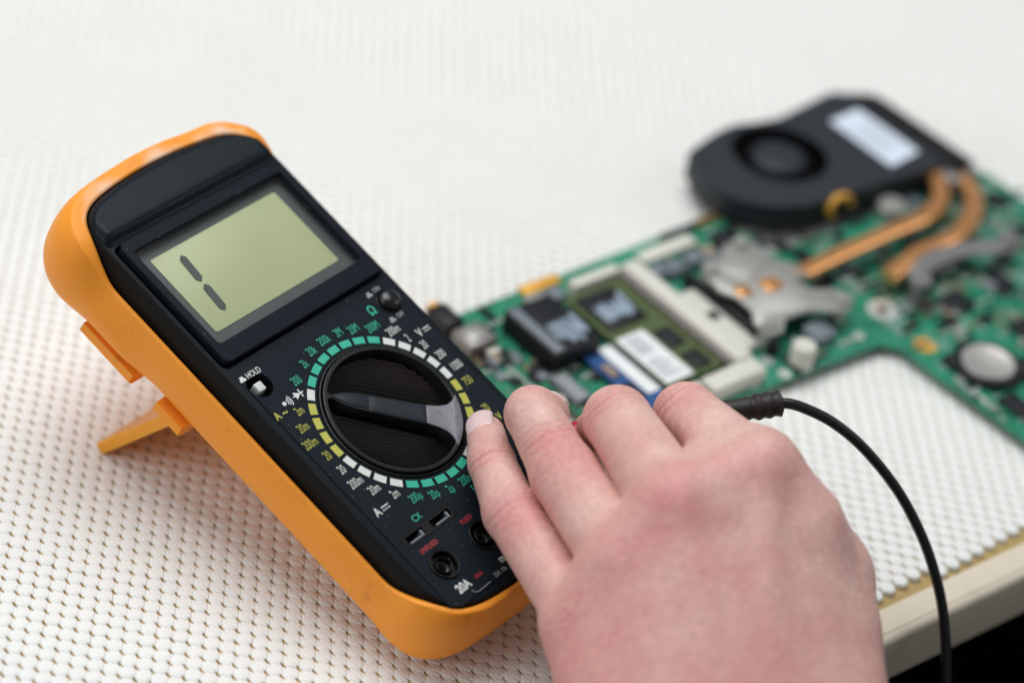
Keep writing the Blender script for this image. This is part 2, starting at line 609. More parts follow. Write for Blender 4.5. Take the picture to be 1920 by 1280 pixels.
# ------------------------------------------------------------------ anti-slip mat: moulded foam pads with slits between them
def pad_template(per, rings):
    # outline of one pad: unit lattice square whose corners are cut away for the slits; two corners are cut deeper
    cx, cy = 0.14, 0.15
    sides = []
    for sx_, sy_ in ((1, -1), (1, 1), (-1, 1), (-1, -1)):
        deep = sx_ * sy_ < 0
        a, b = (sx_ * (.5 - cx), sy_ * .5), (sx_ * .5, sy_ * (.5 - cy))
        if sx_ * sy_ > 0: a, b = b, a
        d = .195 if deep else .06
        sides.append((np.array(a), np.array((sx_ * (.5 - d), sy_ * (.5 - d))), np.array(b)))
    pts, eh = [], []
    for q in range(4):
        a, c, b = sides[q]
        nxt = sides[(q + 1) % 4][0]
        pts += [a, (a + c) / 2 + (c - (a + b) / 2) * .18, c, (c + b) / 2 + (c - (a + b) / 2) * .18]
        eh += [.60, .50, .46, .50]
        straight = .80 if q in (0, 2) else .42       # neighbours in a row run together, rows stay apart
        for k_ in range(per):
            t_ = k_ / per
            pts.append(b + (nxt - b) * t_)
            eh.append(.60 + (straight - .60) * math.sin(math.pi * t_) if k_ else .60)
    pts = np.array(pts)
    n = len(pts)
    V = [(0, 0, 1.0)]
    for t, h in rings:
        V += [(x * t, y * t, -2.2 if h is None else 1 - (1 - e_) * h) for (x, y), e_ in zip(pts, eh)]
    F = [(0, 1 + i, 1 + (i + 1) % n) for i in range(n)]
    for k_ in range(len(rings) - 1):
        o_ = 1 + k_ * n
        for i in range(n):
            j = (i + 1) % n
            F.append((o_ + i, o_ + n + i, o_ + n + j, o_ + j))
    slitfaces = [(5 + per - 1) and (i % (4 + per)) < 4 for i in range(n)]
    return np.array(V), F, slitfaces


LA, LB = np.array([2.41, -4.42]), np.array([3.88, 3.24])
LO = np.array([-105.58, 106.31])
fine = pad_template(2, [(0.42, .06), (0.72, .24), (0.90, .60), (1.0, 1.0), (1.0, None)])
coarse = pad_template(1, [(0.72, .26), (1.0, 1.0), (1.0, None)])
LI = np.linalg.inv(np.c_[LA, LB])
chunks = {True: [], False: []}
corners = np.array([E(u, v) for u, v in ((-360, 9), (520, 9), (520, 580), (-360, 580))]) - LO
ij = corners @ LI.T
for i in range(int(ij[:, 0].min()) - 1, int(ij[:, 0].max()) + 2):
    for j in range(int(ij[:, 1].min()) - 1, int(ij[:, 1].max()) + 2):
        c = LO + (i + .5) * LA + (j + .5) * LB
        d = c - EO
        u, v = d @ E1, d @ E2
        if -360 < u < 500 and 12.7 + 0.5 * math.sin(u * 0.11) < v < 570:
            # nearer the camera gets the fine pad
            dep = (c[0] + 513.9) * 0.673 + (c[1] + 305.9) * 0.422
            chunks[dep < 600].append((c[0], c[1]))
VV, FF, MI, base = [], [], [], 0
for isfine, tpl in ((True, fine), (False, coarse)):
    cc = np.array(chunks[isfine])
    if not len(cc):
        continue
    TV, TF, TC = tpl
    n_out = len(TC)
    is_slitwall = [k_ >= len(TF) - n_out and TC[k_ - (len(TF) - n_out)] for k_ in range(len(TF))]
    nc = len(cc)
    xy = TV[:, 0:1] * LA + TV[:, 1:2] * LB
    jit = rng.normal(0, 1, (nc, 4))
    P = np.empty((nc, len(TV), 3))
    sc = 1 + 0.02 * jit[:, 0]
    lean = jit[:, 1:3] * 0.06
    # slow undulation of the sheet itself
    und = 2.2 * np.sin(cc[:, 0] * 0.021 + cc[:, 1] * .012 + 2) * np.sin(cc[:, 1] * 0.017 + 1) * smooth01((cc @ E2 - 190) / 120) + 0.35 * np.sin(cc[:, 0] * 0.031 + 1) * np.sin(cc[:, 1] * 0.027) + 0.2 * np.sin(cc[:, 0] * .09 + cc[:, 1] * .07)
    grow = np.where(np.hypot(TV[:, 0], TV[:, 1]) > .3, 1.0, 1.0)[None, :, None] * (1.004 + 0.004 * jit[:, 0])[:, None, None]
    P[:, :, :2] = cc[:, None, :] + 0.03 * jit[:, None, 1:3] + xy[None] * grow
    top = TV[:, 2] > -1
    hz = TV[None, :, 2] * (1.15 + 0.06 * jit[:, 3:4]) - 1.05
    tilt = (TV[None, :, 0] * lean[:, :1] + TV[None, :, 1] * lean[:, 1:]) * 1.2
    P[:, :, 2] = np.where(top[None], hz + tilt + und[:, None] * 0.25 - 0.1, ZT - 0.3)
    inner = (np.abs(TV[:, 0]) + np.abs(TV[:, 1]) < 0.45)
    VV.append(P.reshape(-1, 3))
    off = base + np.arange(nc)[:, None] * len(TV)
    for f in (3, 4):
        fs = np.array([q for q in TF if len(q) == f])
        if len(fs):
            FF += (off[:, :, None] + fs[None]).reshape(-1, f).tolist()
            MI += np.tile([1 if c_ else 0 for q, c_ in zip(TF, is_slitwall) if len(q) == f], nc).tolist()
    base += nc * len(TV)
allv = np.concatenate(VV)
matobj = make('anti_slip_mat', allv, FF, 'mat', None, 80)
matobj.data.materials.append(M['slitwall'])
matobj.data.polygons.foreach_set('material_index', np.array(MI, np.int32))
tag(matobj, 'white anti slip mat of small foam pads with slits between, covering the table', 'mat')

# ================================================================== multimeter
TH = math.radians(20)
meter = empty('multimeter', (0, 0, 0), (TH, 0, 0), 'black digital multimeter in an orange rubber holster, propped up on its stand', 'multimeter')
MC = Vector((0, 70, 29))                     # drawing origin (dial centre on the face) -> base edge
hub = Matrix.Translation(MC * S)


def place(o):
    o.data.transform(hub)
    return o


half = [(0, 114.4), (14, 113.8), (26, 112.2), (33.0, 109.9), (37.2, 106.0), (39.3, 100.5), (39.8, 94), (39.8, 70), (39.8, 40), (39.8, 10), (39.8, -20), (39.8, -46), (39.2, -54), (36.0, -60.5), (30, -64.2), (20, -66.2), (0, -67)]
right = catmull(half, 10)
outl = np.concatenate([right, (right * [-1, 1])[::-1][1:-1]])
seg = np.linalg.norm(np.diff(np.vstack([outl, outl[:1]]), axis=0), axis=1)
cum = np.r_[0, np.cumsum(seg)]
NO = 240
tt = np.linspace(0, cum[-1], NO, endpoint=False)
cl = np.vstack([outl, outl[:1]])
OUT = ccw(np.c_[np.interp(tt, cum, cl[:, 0]), np.interp(tt, cum, cl[:, 1])])


def offs(o):
    return inset(OUT, -o)


# the case wall, drafted outwards towards the holster
mb = MB()
ringz = [(-0.9, -0.05), (-0.35, -0.12), (0.0, -0.6), (0.25, -1.3), (1.3, -9), (1.3, -25)]
for o_, z in ringz:
    mb.V += [(x, y, z) for x, y in offs(o_)]
for k in range(len(ringz) - 1):
    for i in range(NO):
        j = (i + 1) % NO
        mb.F.append((k * NO + j, k * NO + i, (k + 1) * NO + i, (k + 1) * NO + j))
mb.F.append(tuple(5 * NO + i for i in range(NO - 1, -1, -1)))
place(mb.build('case', 'side', meter, 30))

KN = math.radians(136.4)                     # where the pointer points
DIALR = 25.3
BTN_P, BTN_H = (31.0, 31.6), (-32.1, 30.6)
jacks = [(-27.2, -49.6), (-7.9, -49.6), (11.6, -49.6), (31.0, -49.6)]
SLOT = (-33.4, -9.8, -39.4, -34.9)
holes = [circ(0, 0, DIALR, 96), circ(*BTN_P, 4.7, 32), circ(*BTN_H, 4.5, 32), rrect(*SLOT, 0.3)] + [circ(x, y, 5.3, 40) for x, y in jacks]
place(plate('face_plate', [tuple(q) for q in offs(-0.85)], holes + [rrect(-38.1, 38.1, 40.6, 94.4, 2.5)], -2.6, 0.0, 'case', meter))
panel = [(-36.6, -61.0), (-33.5, -63.2), (33.5, -63.2), (36.8, -61.0), (36.8, 38.9), (28.5, 38.9), (27.0, 36.9), (-34.6, 36.9), (-36.6, 35.0)]
place(plate('front_panel', panel, holes, 0.0, 0.34, 'panel', meter, 0.12))
PZ = 0.36

# raised frame round the display, sitting in its own recess
WIN = (-34.0, 34.0, 48.4, 89.2)
place(plate('display_bezel', rrect(-36.9, 37.4, 41.4, 93.6, 2.2), [rrect(*WIN, 1.4)], -5, 2.3, 'bezel', meter, 0.45))
place(box(-38.6, 38.6, 40.2, 94.8, -6.2, -5).build('display_recess', 'black', meter))
lcd_f = place(box(-34.6, 34.6, 47.8, 89.8, -3.2, -1.4).build('display_surround', 'lcdframe', meter))
lcd = place(box(-29.1, 29.1, 53.2, 85.4, -1.4, -1.15, 0.1, 1.0).build('display', 'lcd', meter))


def hexseg(x, y0, y1, w, lean):
    P = [(x, y0), (x + w / 2, y0 + w / 2), (x + w / 2, y1 - w / 2), (x, y1), (x - w / 2, y1 - w / 2), (x - w / 2, y0 + w / 2)]
    return [(a + (b - 70) * lean, b) for a, b in P]


for y0, y1 in ((58.2, 69.4), (70.6, 81.8)):
    s_ = place(prism(hexseg(-19.6, y0, y1, 2.7, 0.075), -0.85, -0.8).build('digit_segment', 'seg', meter))
    s_.parent = lcd
place(MB().add([(WIN[0] - .3, WIN[2] - .3, 1.2), (WIN[1] + .3, WIN[2] - .3, 1.2), (WIN[1] + .3, WIN[3] + .3, 1.2), (WIN[0] - .3, WIN[3] + .3, 1.2)], [(0, 1, 2, 3)]).build('display_window', 'glass', meter, 0))

# hood above the display
nx, ny = 49, 18
V, F = [], []
topx, topy = right[:60, 0], right[:60, 1]
for iy in range(ny):
    t = iy / (ny - 1)
    for ix in range(nx):
        s_ = -1 + 2 * ix / (nx - 1)
        xw = 38.9 * s_
        yt = np.interp(abs(xw), right[:60, 0], right[:60, 1]) - 0.8
        yt = max(yt, 97.2)
        y = 94.9 + (yt - 94.9) * (t ** 1.25)
        dd = y - 94.9
        z = 0.2 + 2.3 * smooth01(dd / 3.6) - 1.3 * smooth01((dd - 3) / 16)
        edge = min(1.0, (1 - abs(s_)) * 38.9 / 1.3 + 0.02)
        back = min(1.0, (yt - y) / 1.2 + 0.02)
        z = -0.1 + (z + .1) * math.sqrt(min(edge, back)) if min(edge, back) < 1 else z
        V.append((xw, y, z))
for iy in range(ny - 1):
    for ix in range(nx - 1):
        a = iy * nx + ix
        F.append((a, a + 1, a + nx + 1, a + nx))
mb = MB().add(V, F)
place(mb.build('hood', 'case', meter, 60))

# range ticks round the dial
cols = ['pw'] + ['pg'] * 7 + ['pw'] * 5 + ['py'] * 5 + ['pw'] + ['pg'] * 5 + ['pw'] * 4 + ['py'] * 4
for i, c in enumerate(cols):
    a = math.radians(136.37 - 11.25 * i)
    h = math.radians(4.35)
    P = [(26.2 * math.cos(a + h * q), 26.2 * math.sin(a + h * q)) for q in (-1, -.5, 0, .5, 1)] + [(28.75 * math.cos(a + h * q * .98), 28.75 * math.sin(a + h * q * .98)) for q in (1, .5, 0, -.5, -1)]
    place(prism(P, PZ - .02, PZ + .015).build('range_tick', c, meter))

# printed ranges
marks = [("200", -20.2, 25.4, 'pg'), ("2k", -13.2, 28.7, 'pg'), ("20k", -7.5, 31.0, 'pg'), ("200k", -0.7, 31.9, 'pg'), ("2M", 6.0, 31.6, 'pg'), ("20M", 11.6, 29.9, 'pg'), ("200M", 18.2, 27.0, 'pg'),
         ("200m", 23.6, 22.3, 'pw'), ("2", 25.9, 17.4, 'pw'), ("20", 29.0, 12.5, 'pw'), ("200", 31.4, 6.8, 'pw'), ("1000", 33.0, 0.8, 'pw'), ("750", 32.0, -5.6, 'py'), ("20", 29.5, -16.6, 'py'),
         ("2m", -27.6, 16.6, 'py'), ("20m", -31.0, 11.4, 'py'), ("200m", -33.2, 5.8, 'py'), ("20", -31.6, -0.4, 'py'), ("20", -31.2, -6.7, 'pw'), ("200m", -30.6, -12.5, 'pw'), ("20m", -27.1, -17.6, 'pw'), ("2m", -22.4, -22.5, 'pw'),
         ("200µ", -17.3, -27.2, 'pg'), ("20µ", -11.0, -29.8, 'pg'), ("2µ", -4.7, -31.4, 'pg'), ("200n", 2.2, -31.9, 'pg'), ("20n", 9.4, -31.0, 'pg')]
for s_, x, y, c in marks:
    place(text(s_, x, y, PZ, 4.5, c, meter, 'range_marking', 0.55, -0.02))
big = [("HOLD", -30.6, 36.0 - 0.9, 3.0, 'pw', 0.74, 0.02), ("ON", 30.6, 37.3, 2.4, 'pgrey', 0.8, 0.02), ("OFF", 30.6, 25.6, 2.4, 'pgrey', 0.8, 0.02), ("Ω", 22.8, 31.8, 4.6, 'pg', 0.9, 0.10), ("V", 31.2, 16.8, 4.2, 'pw', 0.8, 0.06), ("V", 31.2, -21.3, 3.8, 'py', 0.8, 0.05), ("~", 35.0, -21.3, 4.4, 'py', 0.8, 0.05),
       ("A", -35.4, 18.9, 3.9, 'py', 0.85, 0.05), ("~", -32.2, 18.8, 4.6, 'py', 0.8, 0.06), ("A", -32.4, -24.2, 4.2, 'pw', 0.85, 0.06), ("CX", -22.6, -32.6, 3.2, 'pg', 0.85, 0.03), ("F", 2.2, -36.0, 3.8, 'pg', 0.7, 0.02),
       ("20A", -27.6, -58.6, 4.2, 'pw', 0.82, 0.14), ("mA", -8.0, -58.9, 3.8, 'pw', 0.82, 0.10), ("UNFUSED", -26.8, -42.3, 2.3, 'pr', 0.8, 0.06), ("FUSED", -8.6, -42.3, 2.3, 'pr', 0.8, 0.06), ("MAX", -20.2, -58.6, 2.0, 'pr', 0.8, 0.05), ("20A 10s", -13.0, -61.9, 2.2, 'pgrey', 0.8, 0.03)]
for s_, x, y, sz, c, sx_, b_ in big:
    place(text(s_, x, y, PZ, sz, c, meter, 'marking', sx_, b_))


def bars(x, y, c, w=3.4):
    mb = MB()
    box(x, x + w, y + .35, y + .75, PZ - .02, PZ + .015, mb=mb)
    for k in range(3):
        box(x + k * w * .37, x + k * w * .37 + w * .24, y - .75, y - .35, PZ - .02, PZ + .015, mb=mb)
    place(mb.build('direct_current_mark', c, meter))


bars(33.2, 16.8, 'pw', 3.0)
bars(-30.3, -24.2, 'pw', 3.2)
for x, y, c in ((-35.6, 35.2, 'pw'), (26.6, 37.0, 'pgrey'), (26.6, 25.6, 'pgrey')):
    place(prism([(x - 1.3, y - .9), (x + 1.3, y - .9), (x + 1.3, y - .1), (x + .75, y - .1), (x + .75, y + .9), (x - .75, y + .9), (x - .75, y - .1), (x - 1.3, y - .1)], PZ - .02, PZ + .015).build('switch_mark', c, meter))
mb = MB()                                    # diode and buzzer signs
dx, dy = -23.4, 21.4
prism([(dx - 1.5, dy - 1.4), (dx + .9, dy), (dx - 1.5, dy + 1.4)], PZ - .02, PZ + .015, mb=mb)
box(dx + .8, dx + 1.25, dy - 1.5, dy + 1.5, PZ - .02, PZ + .012, mb=mb)
box(dx - 2.4, dx - 1.4, dy - .2, dy + .2, PZ - .02, PZ + .012, mb=mb)
box(dx + 1.2, dx + 2.2, dy - .2, dy + .2, PZ - .02, PZ + .012, mb=mb)
place(mb.build('diode_mark', 'pw', meter))
mb = MB()
bx_, by_ = -30.0, 21.2
prism(circ(bx_, by_, .75, 16), PZ - .02, PZ + .015, mb=mb)
for r_ in (1.55, 2.3, 3.05):
    P = [(bx_ + (r_ + .17) * math.cos(math.radians(a)), by_ + (r_ + .17) * math.sin(math.radians(a))) for a in range(-38, 39, 8)] + [(bx_ + (r_ - .17) * math.cos(math.radians(a)), by_ + (r_ - .17) * math.sin(math.radians(a))) for a in range(34, -39, -8)]
    prism(P, PZ - .02, PZ + .015, mb=mb)
place(mb.build('buzzer_mark', 'pw', meter))
mb = MB()
tube([(-26.2, -61.0, PZ), (-25.8, -62.2, PZ), (-24.4, -62.7, PZ), (-18.6, -62.5, PZ)], 0.16, 6, mb)
place(mb.build('bracket_line', 'pgrey', meter))

# dial knob: disc with two ribbed pockets either side of the pointer bar
def barw(x):
    return np.interp(x, [-23, -21.6, -20.2, -18.4, -15.5, -11, -6, 0, 13, 17, 21.0, 23], [13, 10.2, 7.6, 5.8, 4.6, 3.9, 3.7, 3.6, 3.2, 2.6, 0.9, .6])


def rotK(P):
    c, s_ = math.cos(KN), math.sin(KN)
    return [(x * c - y * s_, x * s_ + y * c) for x, y in P]


RP = 22.4
pockets = []
for sg in (1, -1):
    xs = np.linspace(-20.6, 21.6, 44)
    e_ = [(x, sg * barw(x)) for x in xs if x * x + barw(x) ** 2 < RP ** 2]
    a0 = math.atan2(e_[-1][1] * sg, e_[-1][0])
    a1 = math.atan2(e_[0][1] * sg, e_[0][0])
    arc = [(RP * math.cos(a), sg * RP * math.sin(a)) for a in np.linspace(a0 + .03, a1 - .06, 40)]
    pockets.append(rotK(e_ + arc))
knob = place(plate('dial_knob', circ(0, 0, 24.0, 120), pockets, -9.0, 1.9, 'knob', meter, 0.35))
mb = MB()
ys = np.arange(-22.9, 22.91, 0.155)
V, F = [], []
for y in ys:
    xe = math.sqrt(max(0.1, 22.95 ** 2 - y * y))
    ph = (y / 1.55) % 1.0
    z = -4.6 + 0.95 * (abs(ph - .5) * 2) ** 0.8 + 0.006 * (abs(y) - 4) ** 2 * 0.5
    V += [(-xe, y, z), (xe, y, z)]
for i in range(len(ys) - 1):
    F.append((2 * i, 2 * i + 1, 2 * i + 3, 2 * i + 2))
Vr = [(*rotK([(x, y)])[0], z) for x, y, z in V]
rb = place(MB().add(Vr, F).build('ribbed_floor', 'ribs', meter, 25))
rb.parent = knob
xs = np.linspace(-11.0, -20.4, 16)
tail = [(x, barw(x) - .45) for x in xs] + [(23.5 * math.cos(a), 23.5 * math.sin(a)) for a in np.linspace(math.radians(155), math.radians(205), 14)] + [(x, -barw(x) + .45) for x in xs[::-1]]
o = place(prism(rotK(tail), 1.85, 2.02, 0.08).build('worn_pointer_tail', 'worn', meter))
o.parent = knob
o['label'] = 'scuffed grey tail of the pointer bar'
arrow = [(21.0, 0), (16.5, 1.9), (14.5, 2.2), (9.0, 2.2), (9.0, -2.2), (14.5, -2.2), (16.5, -1.9)]
o = place(prism(rotK(arrow), 1.85, 2.2, 0.25).build('pointer_arrow', 'bar', meter)); o.parent = knob
body = [(x, barw(x) - .5) for x in np.linspace(8.6, -10.9, 12)] + [(x, -barw(x) + .5) for x in np.linspace(-10.9, 8.6, 12)]
o = place(prism(rotK(body), 1.85, 2.02, 0.1).build('pointer_bar', 'bar', meter)); o.parent = knob
place(lathe([(25.25, -10), (25.25, 0.3), (24.95, 0.85), (24.5, 0.9), (24.35, 0.4), (24.35, -10)], n=120, cap=False).build('dial_collar', 'black', meter))

# buttons
place(lathe([(4.65, -5), (4.65, .55), (4.35, .75), (4.1, .4), (4.1, -5)], *BTN_P, 32, cap=False).build('power_button_ring', 'black', meter))
place(lathe([(3.95, -5), (3.95, 1.2), (3.6, 2.2), (2.6, 2.8), (1.2, 3.05), (.1, 3.1)], *BTN_P, 32).build('power_button', 'button', meter, 80))
place(lathe([(4.4, -6), (4.4, .2)], *BTN_H, 32, cap=False).build('hold_button_well', 'black', meter))
place(box(BTN_H[0] - 1.55, BTN_H[0] + 1.55, BTN_H[1] - 1.9, BTN_H[1] + 1.4, -6, 0.2, 0.35, 0.4).build('hold_button', 'stem', meter))
place(box(-38, -26, 26, 36, -7.2, -6).build('hold_button_floor', 'black', meter))
# sockets
for x, y in jacks:
    jk = place(lathe([(5.25, -2), (5.25, .7), (4.9, 1.0), (4.5, .95), (4.2, .3), (4.05, -1.4), (3.1, -1.4), (3.0, .2), (2.75, .45), (2.45, .2), (2.3, -7)], x, y, 40, cap=False).build('test_jack', 'black', meter, 40))
    place(lathe([(2.25, -7), (2.25, -1.8), (1.8, -1.8), (1.8, -7)], x, y, 24, cap=False).build('contact', 'aludk', meter)).parent = jk
    place(lathe([(5.2, -8), (5.2, -7)], x, y, 24).build('socket_floor', 'black', meter)).parent = jk
x0, x1, y0, y1 = SLOT
cs = place(plate('capacitor_socket', rrect(x0 + .05, x1 - .05, y0 + .05, y1 - .05, .3), [rrect(x0 + 1.6, x0 + 9.6, y0 + 1.0, y1 - .9), rrect(x1 - 10.4, x1 - 1.4, y0 + 1.0, y1 - .9)], -4, .45, 'black', meter, 0.1))
place(box(x0, x1, y0, y1, -5, -4).build('socket_floor', 'black', meter)).parent = cs
for q in (x0 + 1.7, x1 - 9.6):
    mb = MB()
    box(q + 1.2, q + 6.6, y0 + 1.15, y0 + 1.75, -3.9, -.4, mb=mb)
    box(q + 6.6, q + 7.6, y0 + 1.15, y1 - 1.3, -3.9, -.2, mb=mb)
    place(mb.build('spring_contact', 'chipgrey', meter)).parent = cs

# dust caught on the face and frame
mb = MB()
for q in range(260):
    x, y = random.uniform(-36, 36), random.uniform(-62, 92)
    if x * x + y * y < 26 ** 2:
        continue
    inwin = WIN[0] < x < WIN[1] and WIN[2] < y < WIN[3]
    inbez = -36.5 < x < 37 and 41.8 < y < 93.2
    z = 1.22 if inwin else (2.31 if inbez else 0.35)
    r_ = random.choice((.05, .07, .09, .13))
    prism(circ(x, y, r_, 6), z, z + .03, mb=mb)
tag(place(mb.build('dust', 'pgrey', meter, 0)), kind='stuff')

# orange rubber holster
normals = []
for i in range(NO):
    t_ = OUT[(i + 1) % NO] - OUT[i - 1]
    normals.append(np.array([t_[1], -t_[0]]) / np.linalg.norm(t_))
normals = np.array(normals)
yy = OUT[:, 1]
upk = np.where(OUT[:, 0] > 20, smooth01((yy - 92) / 15), smooth01((yy - 84) / 20))
dnk = smooth01((-41 - yy) / 20)
endk = np.maximum(upk, dnk)
rimz = -7.6 + 7.3 * endk
wob = 0.25 * np.sin(np.arange(NO) * 0.9) * np.sin(np.arange(NO) * 0.37) + 0.15 * rng.normal(0, 1, NO)
tear = 2.2 * np.convolve(np.r_[wob, wob[:8]], np.ones(3) / 3, 'same')[:NO] * endk
sec = []
cor = np.clip(1 - np.abs(np.abs(OUT[:, 0]) - 37) / 16, 0, 1) * endk      # thicker bumpers at the corners
for i in range(NO):
    e_ = endk[i]
    zt_ = rimz[i] + tear[i] * 0.45
    oi = 1.75 - 1.35 * e_
    w0 = 1.8 + 0.8 * e_ + 3.0 * upk[i]
    ob = max(4.3 + 1.0 * e_ + (0.5 if OUT[i, 1] > 0 else 1.2) * cor[i] + 3.4 * upk[i], oi + w0 + .9)
    # the corner bumper breaks away from the flat side along a slanting ridge
    kf = [2.4 * (min(1, max(0, (yy[i] - (90 - 34 * f_)) / 13)) - upk[i]) for f_ in (.15, .5, .75, .95)]
    ze = -.5 * upk[i]
    sec.append([(1.6, -24), (1.5, min(-2.5, zt_ - 2.2)), (oi, zt_ - .8), (oi + .4, zt_), (oi + w0 - .5 + tear[i], zt_ + ze), (oi + w0 - .1 + tear[i], zt_ - .15 + ze), (oi + w0 + .25, zt_ - .9 + ze),
                (ob - .1 + kf[0], zt_ - 4.2 - 2.5 * e_), (ob + .5 + kf[1], -15 - 1.0 * e_), (ob + .4 + kf[2], -20), (ob - .7 + kf[3], -24), (ob - 2.9 + kf[3], -27.3), (ob - 5.6, -28.8), (ob - 9, -29.0)])
ns_ = len(sec[0])
V, F = [], []
for i in range(NO):
    for o_, z in sec[i]:
        q = OUT[i] + normals[i] * o_
        V.append((q[0], q[1], z))
for i in range(NO):
    j = (i + 1) % NO
    for k in range(ns_ - 1):
        F.append((i * ns_ + k, i * ns_ + k + 1, j * ns_ + k + 1, j * ns_ + k))
F.append(tuple(i * ns_ + ns_ - 1 for i in range(NO)))
holster = place(MB().add(V, F).build('holster', 'orange', meter, 50))
wv = np.zeros((NO, ns_))
wv[:, 2:6] = (upk * (OUT[:, 1] > 0))[:, None] * np.array([1, 1, .55, .4]) * (.72 + .28 * np.sin(OUT[:, 0] * .23 + 1))[:, None]
wv[:, 2:5] += (dnk * .35)[:, None]
wa_ = holster.data.attributes.new('wear', 'FLOAT', 'POINT')
wa_.data.foreach_set('value', wv.ravel().astype(np.float32))
sub = holster.modifiers.new('sub', 'SUBSURF')
sub.levels = sub.render_levels = 1
# hinge lugs behind the left and right edges, and the fold-out stand
for sg in (-1, 1):
    for ya, yb in ((64.5, 88.5), (41, 53)):
        mb = MB()
        Pz = [(sg * 36, -27.0), (sg * 45.0, -27.6), (sg * 45.4, -31.0), (sg * 43.2, -33.2), (sg * 36, -33.2)]
        if sg > 0: Pz = Pz[::-1]
        k = len(Pz)
        V = [(x, y, z) for y in (ya, yb) for x, z in Pz]
        F = [(i, (i + 1) % k, k + (i + 1) % k, k + i) for i in range(k)] + [tuple(range(k - 1, -1, -1)), tuple(range(k, 2 * k))]
        o = place(mb.add(V, F).build('hinge_lug', 'orange', meter, 30)); o.parent = holster
hy, hz, ty, tz = 46.0, -30.0, 67.0, -79.2
dv = np.array([ty - hy, tz - hz]); Ls = np.linalg.norm(dv); dv /= Ls
nv = np.array([-dv[1], dv[0]])
st = empty('tilt_stand'); bpy.data.objects.remove(st)
P2 = [(-39.5, 0), (39.5, 0), (39.5, Ls - 3), (37, Ls), (-37, Ls), (-39.5, Ls - 3)]
V, F = [], []
for s_ in (-2.1, 2.1):
    for x, l in P2:
        q = np.array([hy, hz]) + dv * l + nv * s_
        V.append((x, q[0], q[1]))
k = len(P2)
F = [tuple(range(k)), tuple(range(2 * k - 1, k - 1, -1))] + [(i, k + i, k + (i + 1) % k, (i + 1) % k) for i in range(k)]
o = place(MB().add(V, F).build('tilt_stand', 'stand', meter, 30)); o.parent = holster
bv = o.modifiers.new('bev', 'BEVEL'); bv.width = 0.5 * S; bv.segments = 2

# ================================================================== laptop motherboard and what sits on it
BA = math.radians(-12.5)
BO = (140.3, 107.3)


def board_empty(name, label, cat, z=0.0):
    return empty(name, (*BO, z), (0, 0, BA), label, cat)


ZB = 5.0                                     # top of the bare board above the mat
pcb = board_empty('laptop_motherboard', 'green laptop circuit board crowded with parts, lying on the mat', 'circuit board')
outline = [(-49, -7), (97, -6), (99, -9), (99, -36), (222, -38), (224, -172), (106, -172), (103.5, -170), (101.5, -104), (96.5, -98.6), (24, -95), (-29, -94), (-31, -92), (-31, -59), (-33, -57), (-49, -57)]
bd = plate('board', outline, [circ(112.6, -84.2, 2.2, 20), circ(60, -12, 1.8, 16)], ZB - 1.5, ZB, 'pcb', pcb)


def part(name, m_, *a, parent=pcb, **kw):
    return box(*a, **kw).build(name, m_, parent)


def poly(name, m_, P, z0, z1, bev=0.0, parent=pcb):
    return prism(P, z0, z1, bev).build(name, m_, parent)


def streaks(rect, z, parent):                # grey paste dragged on in ragged strokes
    x0_, x1_, y0_, y1_ = rect
    mbs = MB()
    nst = 7
    for q in range(nst):
        xc = x0_ + (x1_ - x0_) * (q + .5) / nst
        w_ = (x1_ - x0_) / nst * random.uniform(.35, .62)
        ya, yb = y0_ + random.uniform(0, 5), y1_ - random.uniform(0, 5)
        dx_ = random.uniform(-1.5, 1.5)
        prism([(xc - w_, ya + 1.2), (xc + .2, ya), (xc + w_, ya + 1.6), (xc + w_ + dx_, yb - 1.0), (xc + dx_, yb), (xc - w_ + dx_, yb - 1.6)], z, z + random.uniform(.2, .5), .12, mbs)
    return mbs.build('paste_smear', 'paste', parent)


for (x, y) in ((-45, -12), (-45, -52), (-26, -89), (90, -92), (215, -46), (215, -160), (110, -160)):      # feet under the board
    part('standoff', 'aludk', x - 2, x + 2, y - 2, y + 2, -0.6, ZB - 1.5)
# left end connectors
o = part('audio_jack', 'chip', -47.5, -39.5, -17, -5, ZB, 12, bev=.6)
tube([(-43.5, -5.2, 9), (-43.5, -3.2, 9)], 3.0, 16).build('jack_ring', 'gold', o)
o = part('network_port', 'aludk', -46.5, -34.5, -30, -19, ZB, 11, bev=.5)
part('port_shield', 'alu', -44.5, -37, -27.5, -21, 11.0, 11.6, bev=.2).parent = o
part('port_tab', 'ivory', -40, -35, -33.5, -30.6, ZB, 7.5, bev=.3)
# black socket with a smear of grey paste
o = part('black_socket', 'chip', -25.5, -3.5, -51.8, -21.6, ZB, 14, bev=.9, r=1)
streaks((-19.0, -5.0, -50.5, -34.2), 14.0, o)
part('socket_lip', 'chipgrey', -24.6, -20.2, -50.5, -23.0, 14.0, 14.5, bev=.3).parent = o
part('gold_tab', 'gold', -4.5, 13.5, -10.6, -5.6, ZB, 6.2, bev=.3)
part('gold_tab', 'gold', 84, 97, -9.5, -5.8, ZB, 6.4, bev=.3)
part('grey_shield_can', 'alu', -8.5, 0.5, -22.5, -13.4, ZB, 8.4, bev=.5)
part('small_inductor', 'chipgrey', 2, 8, -20, -13, ZB, 7.8, bev=.6)
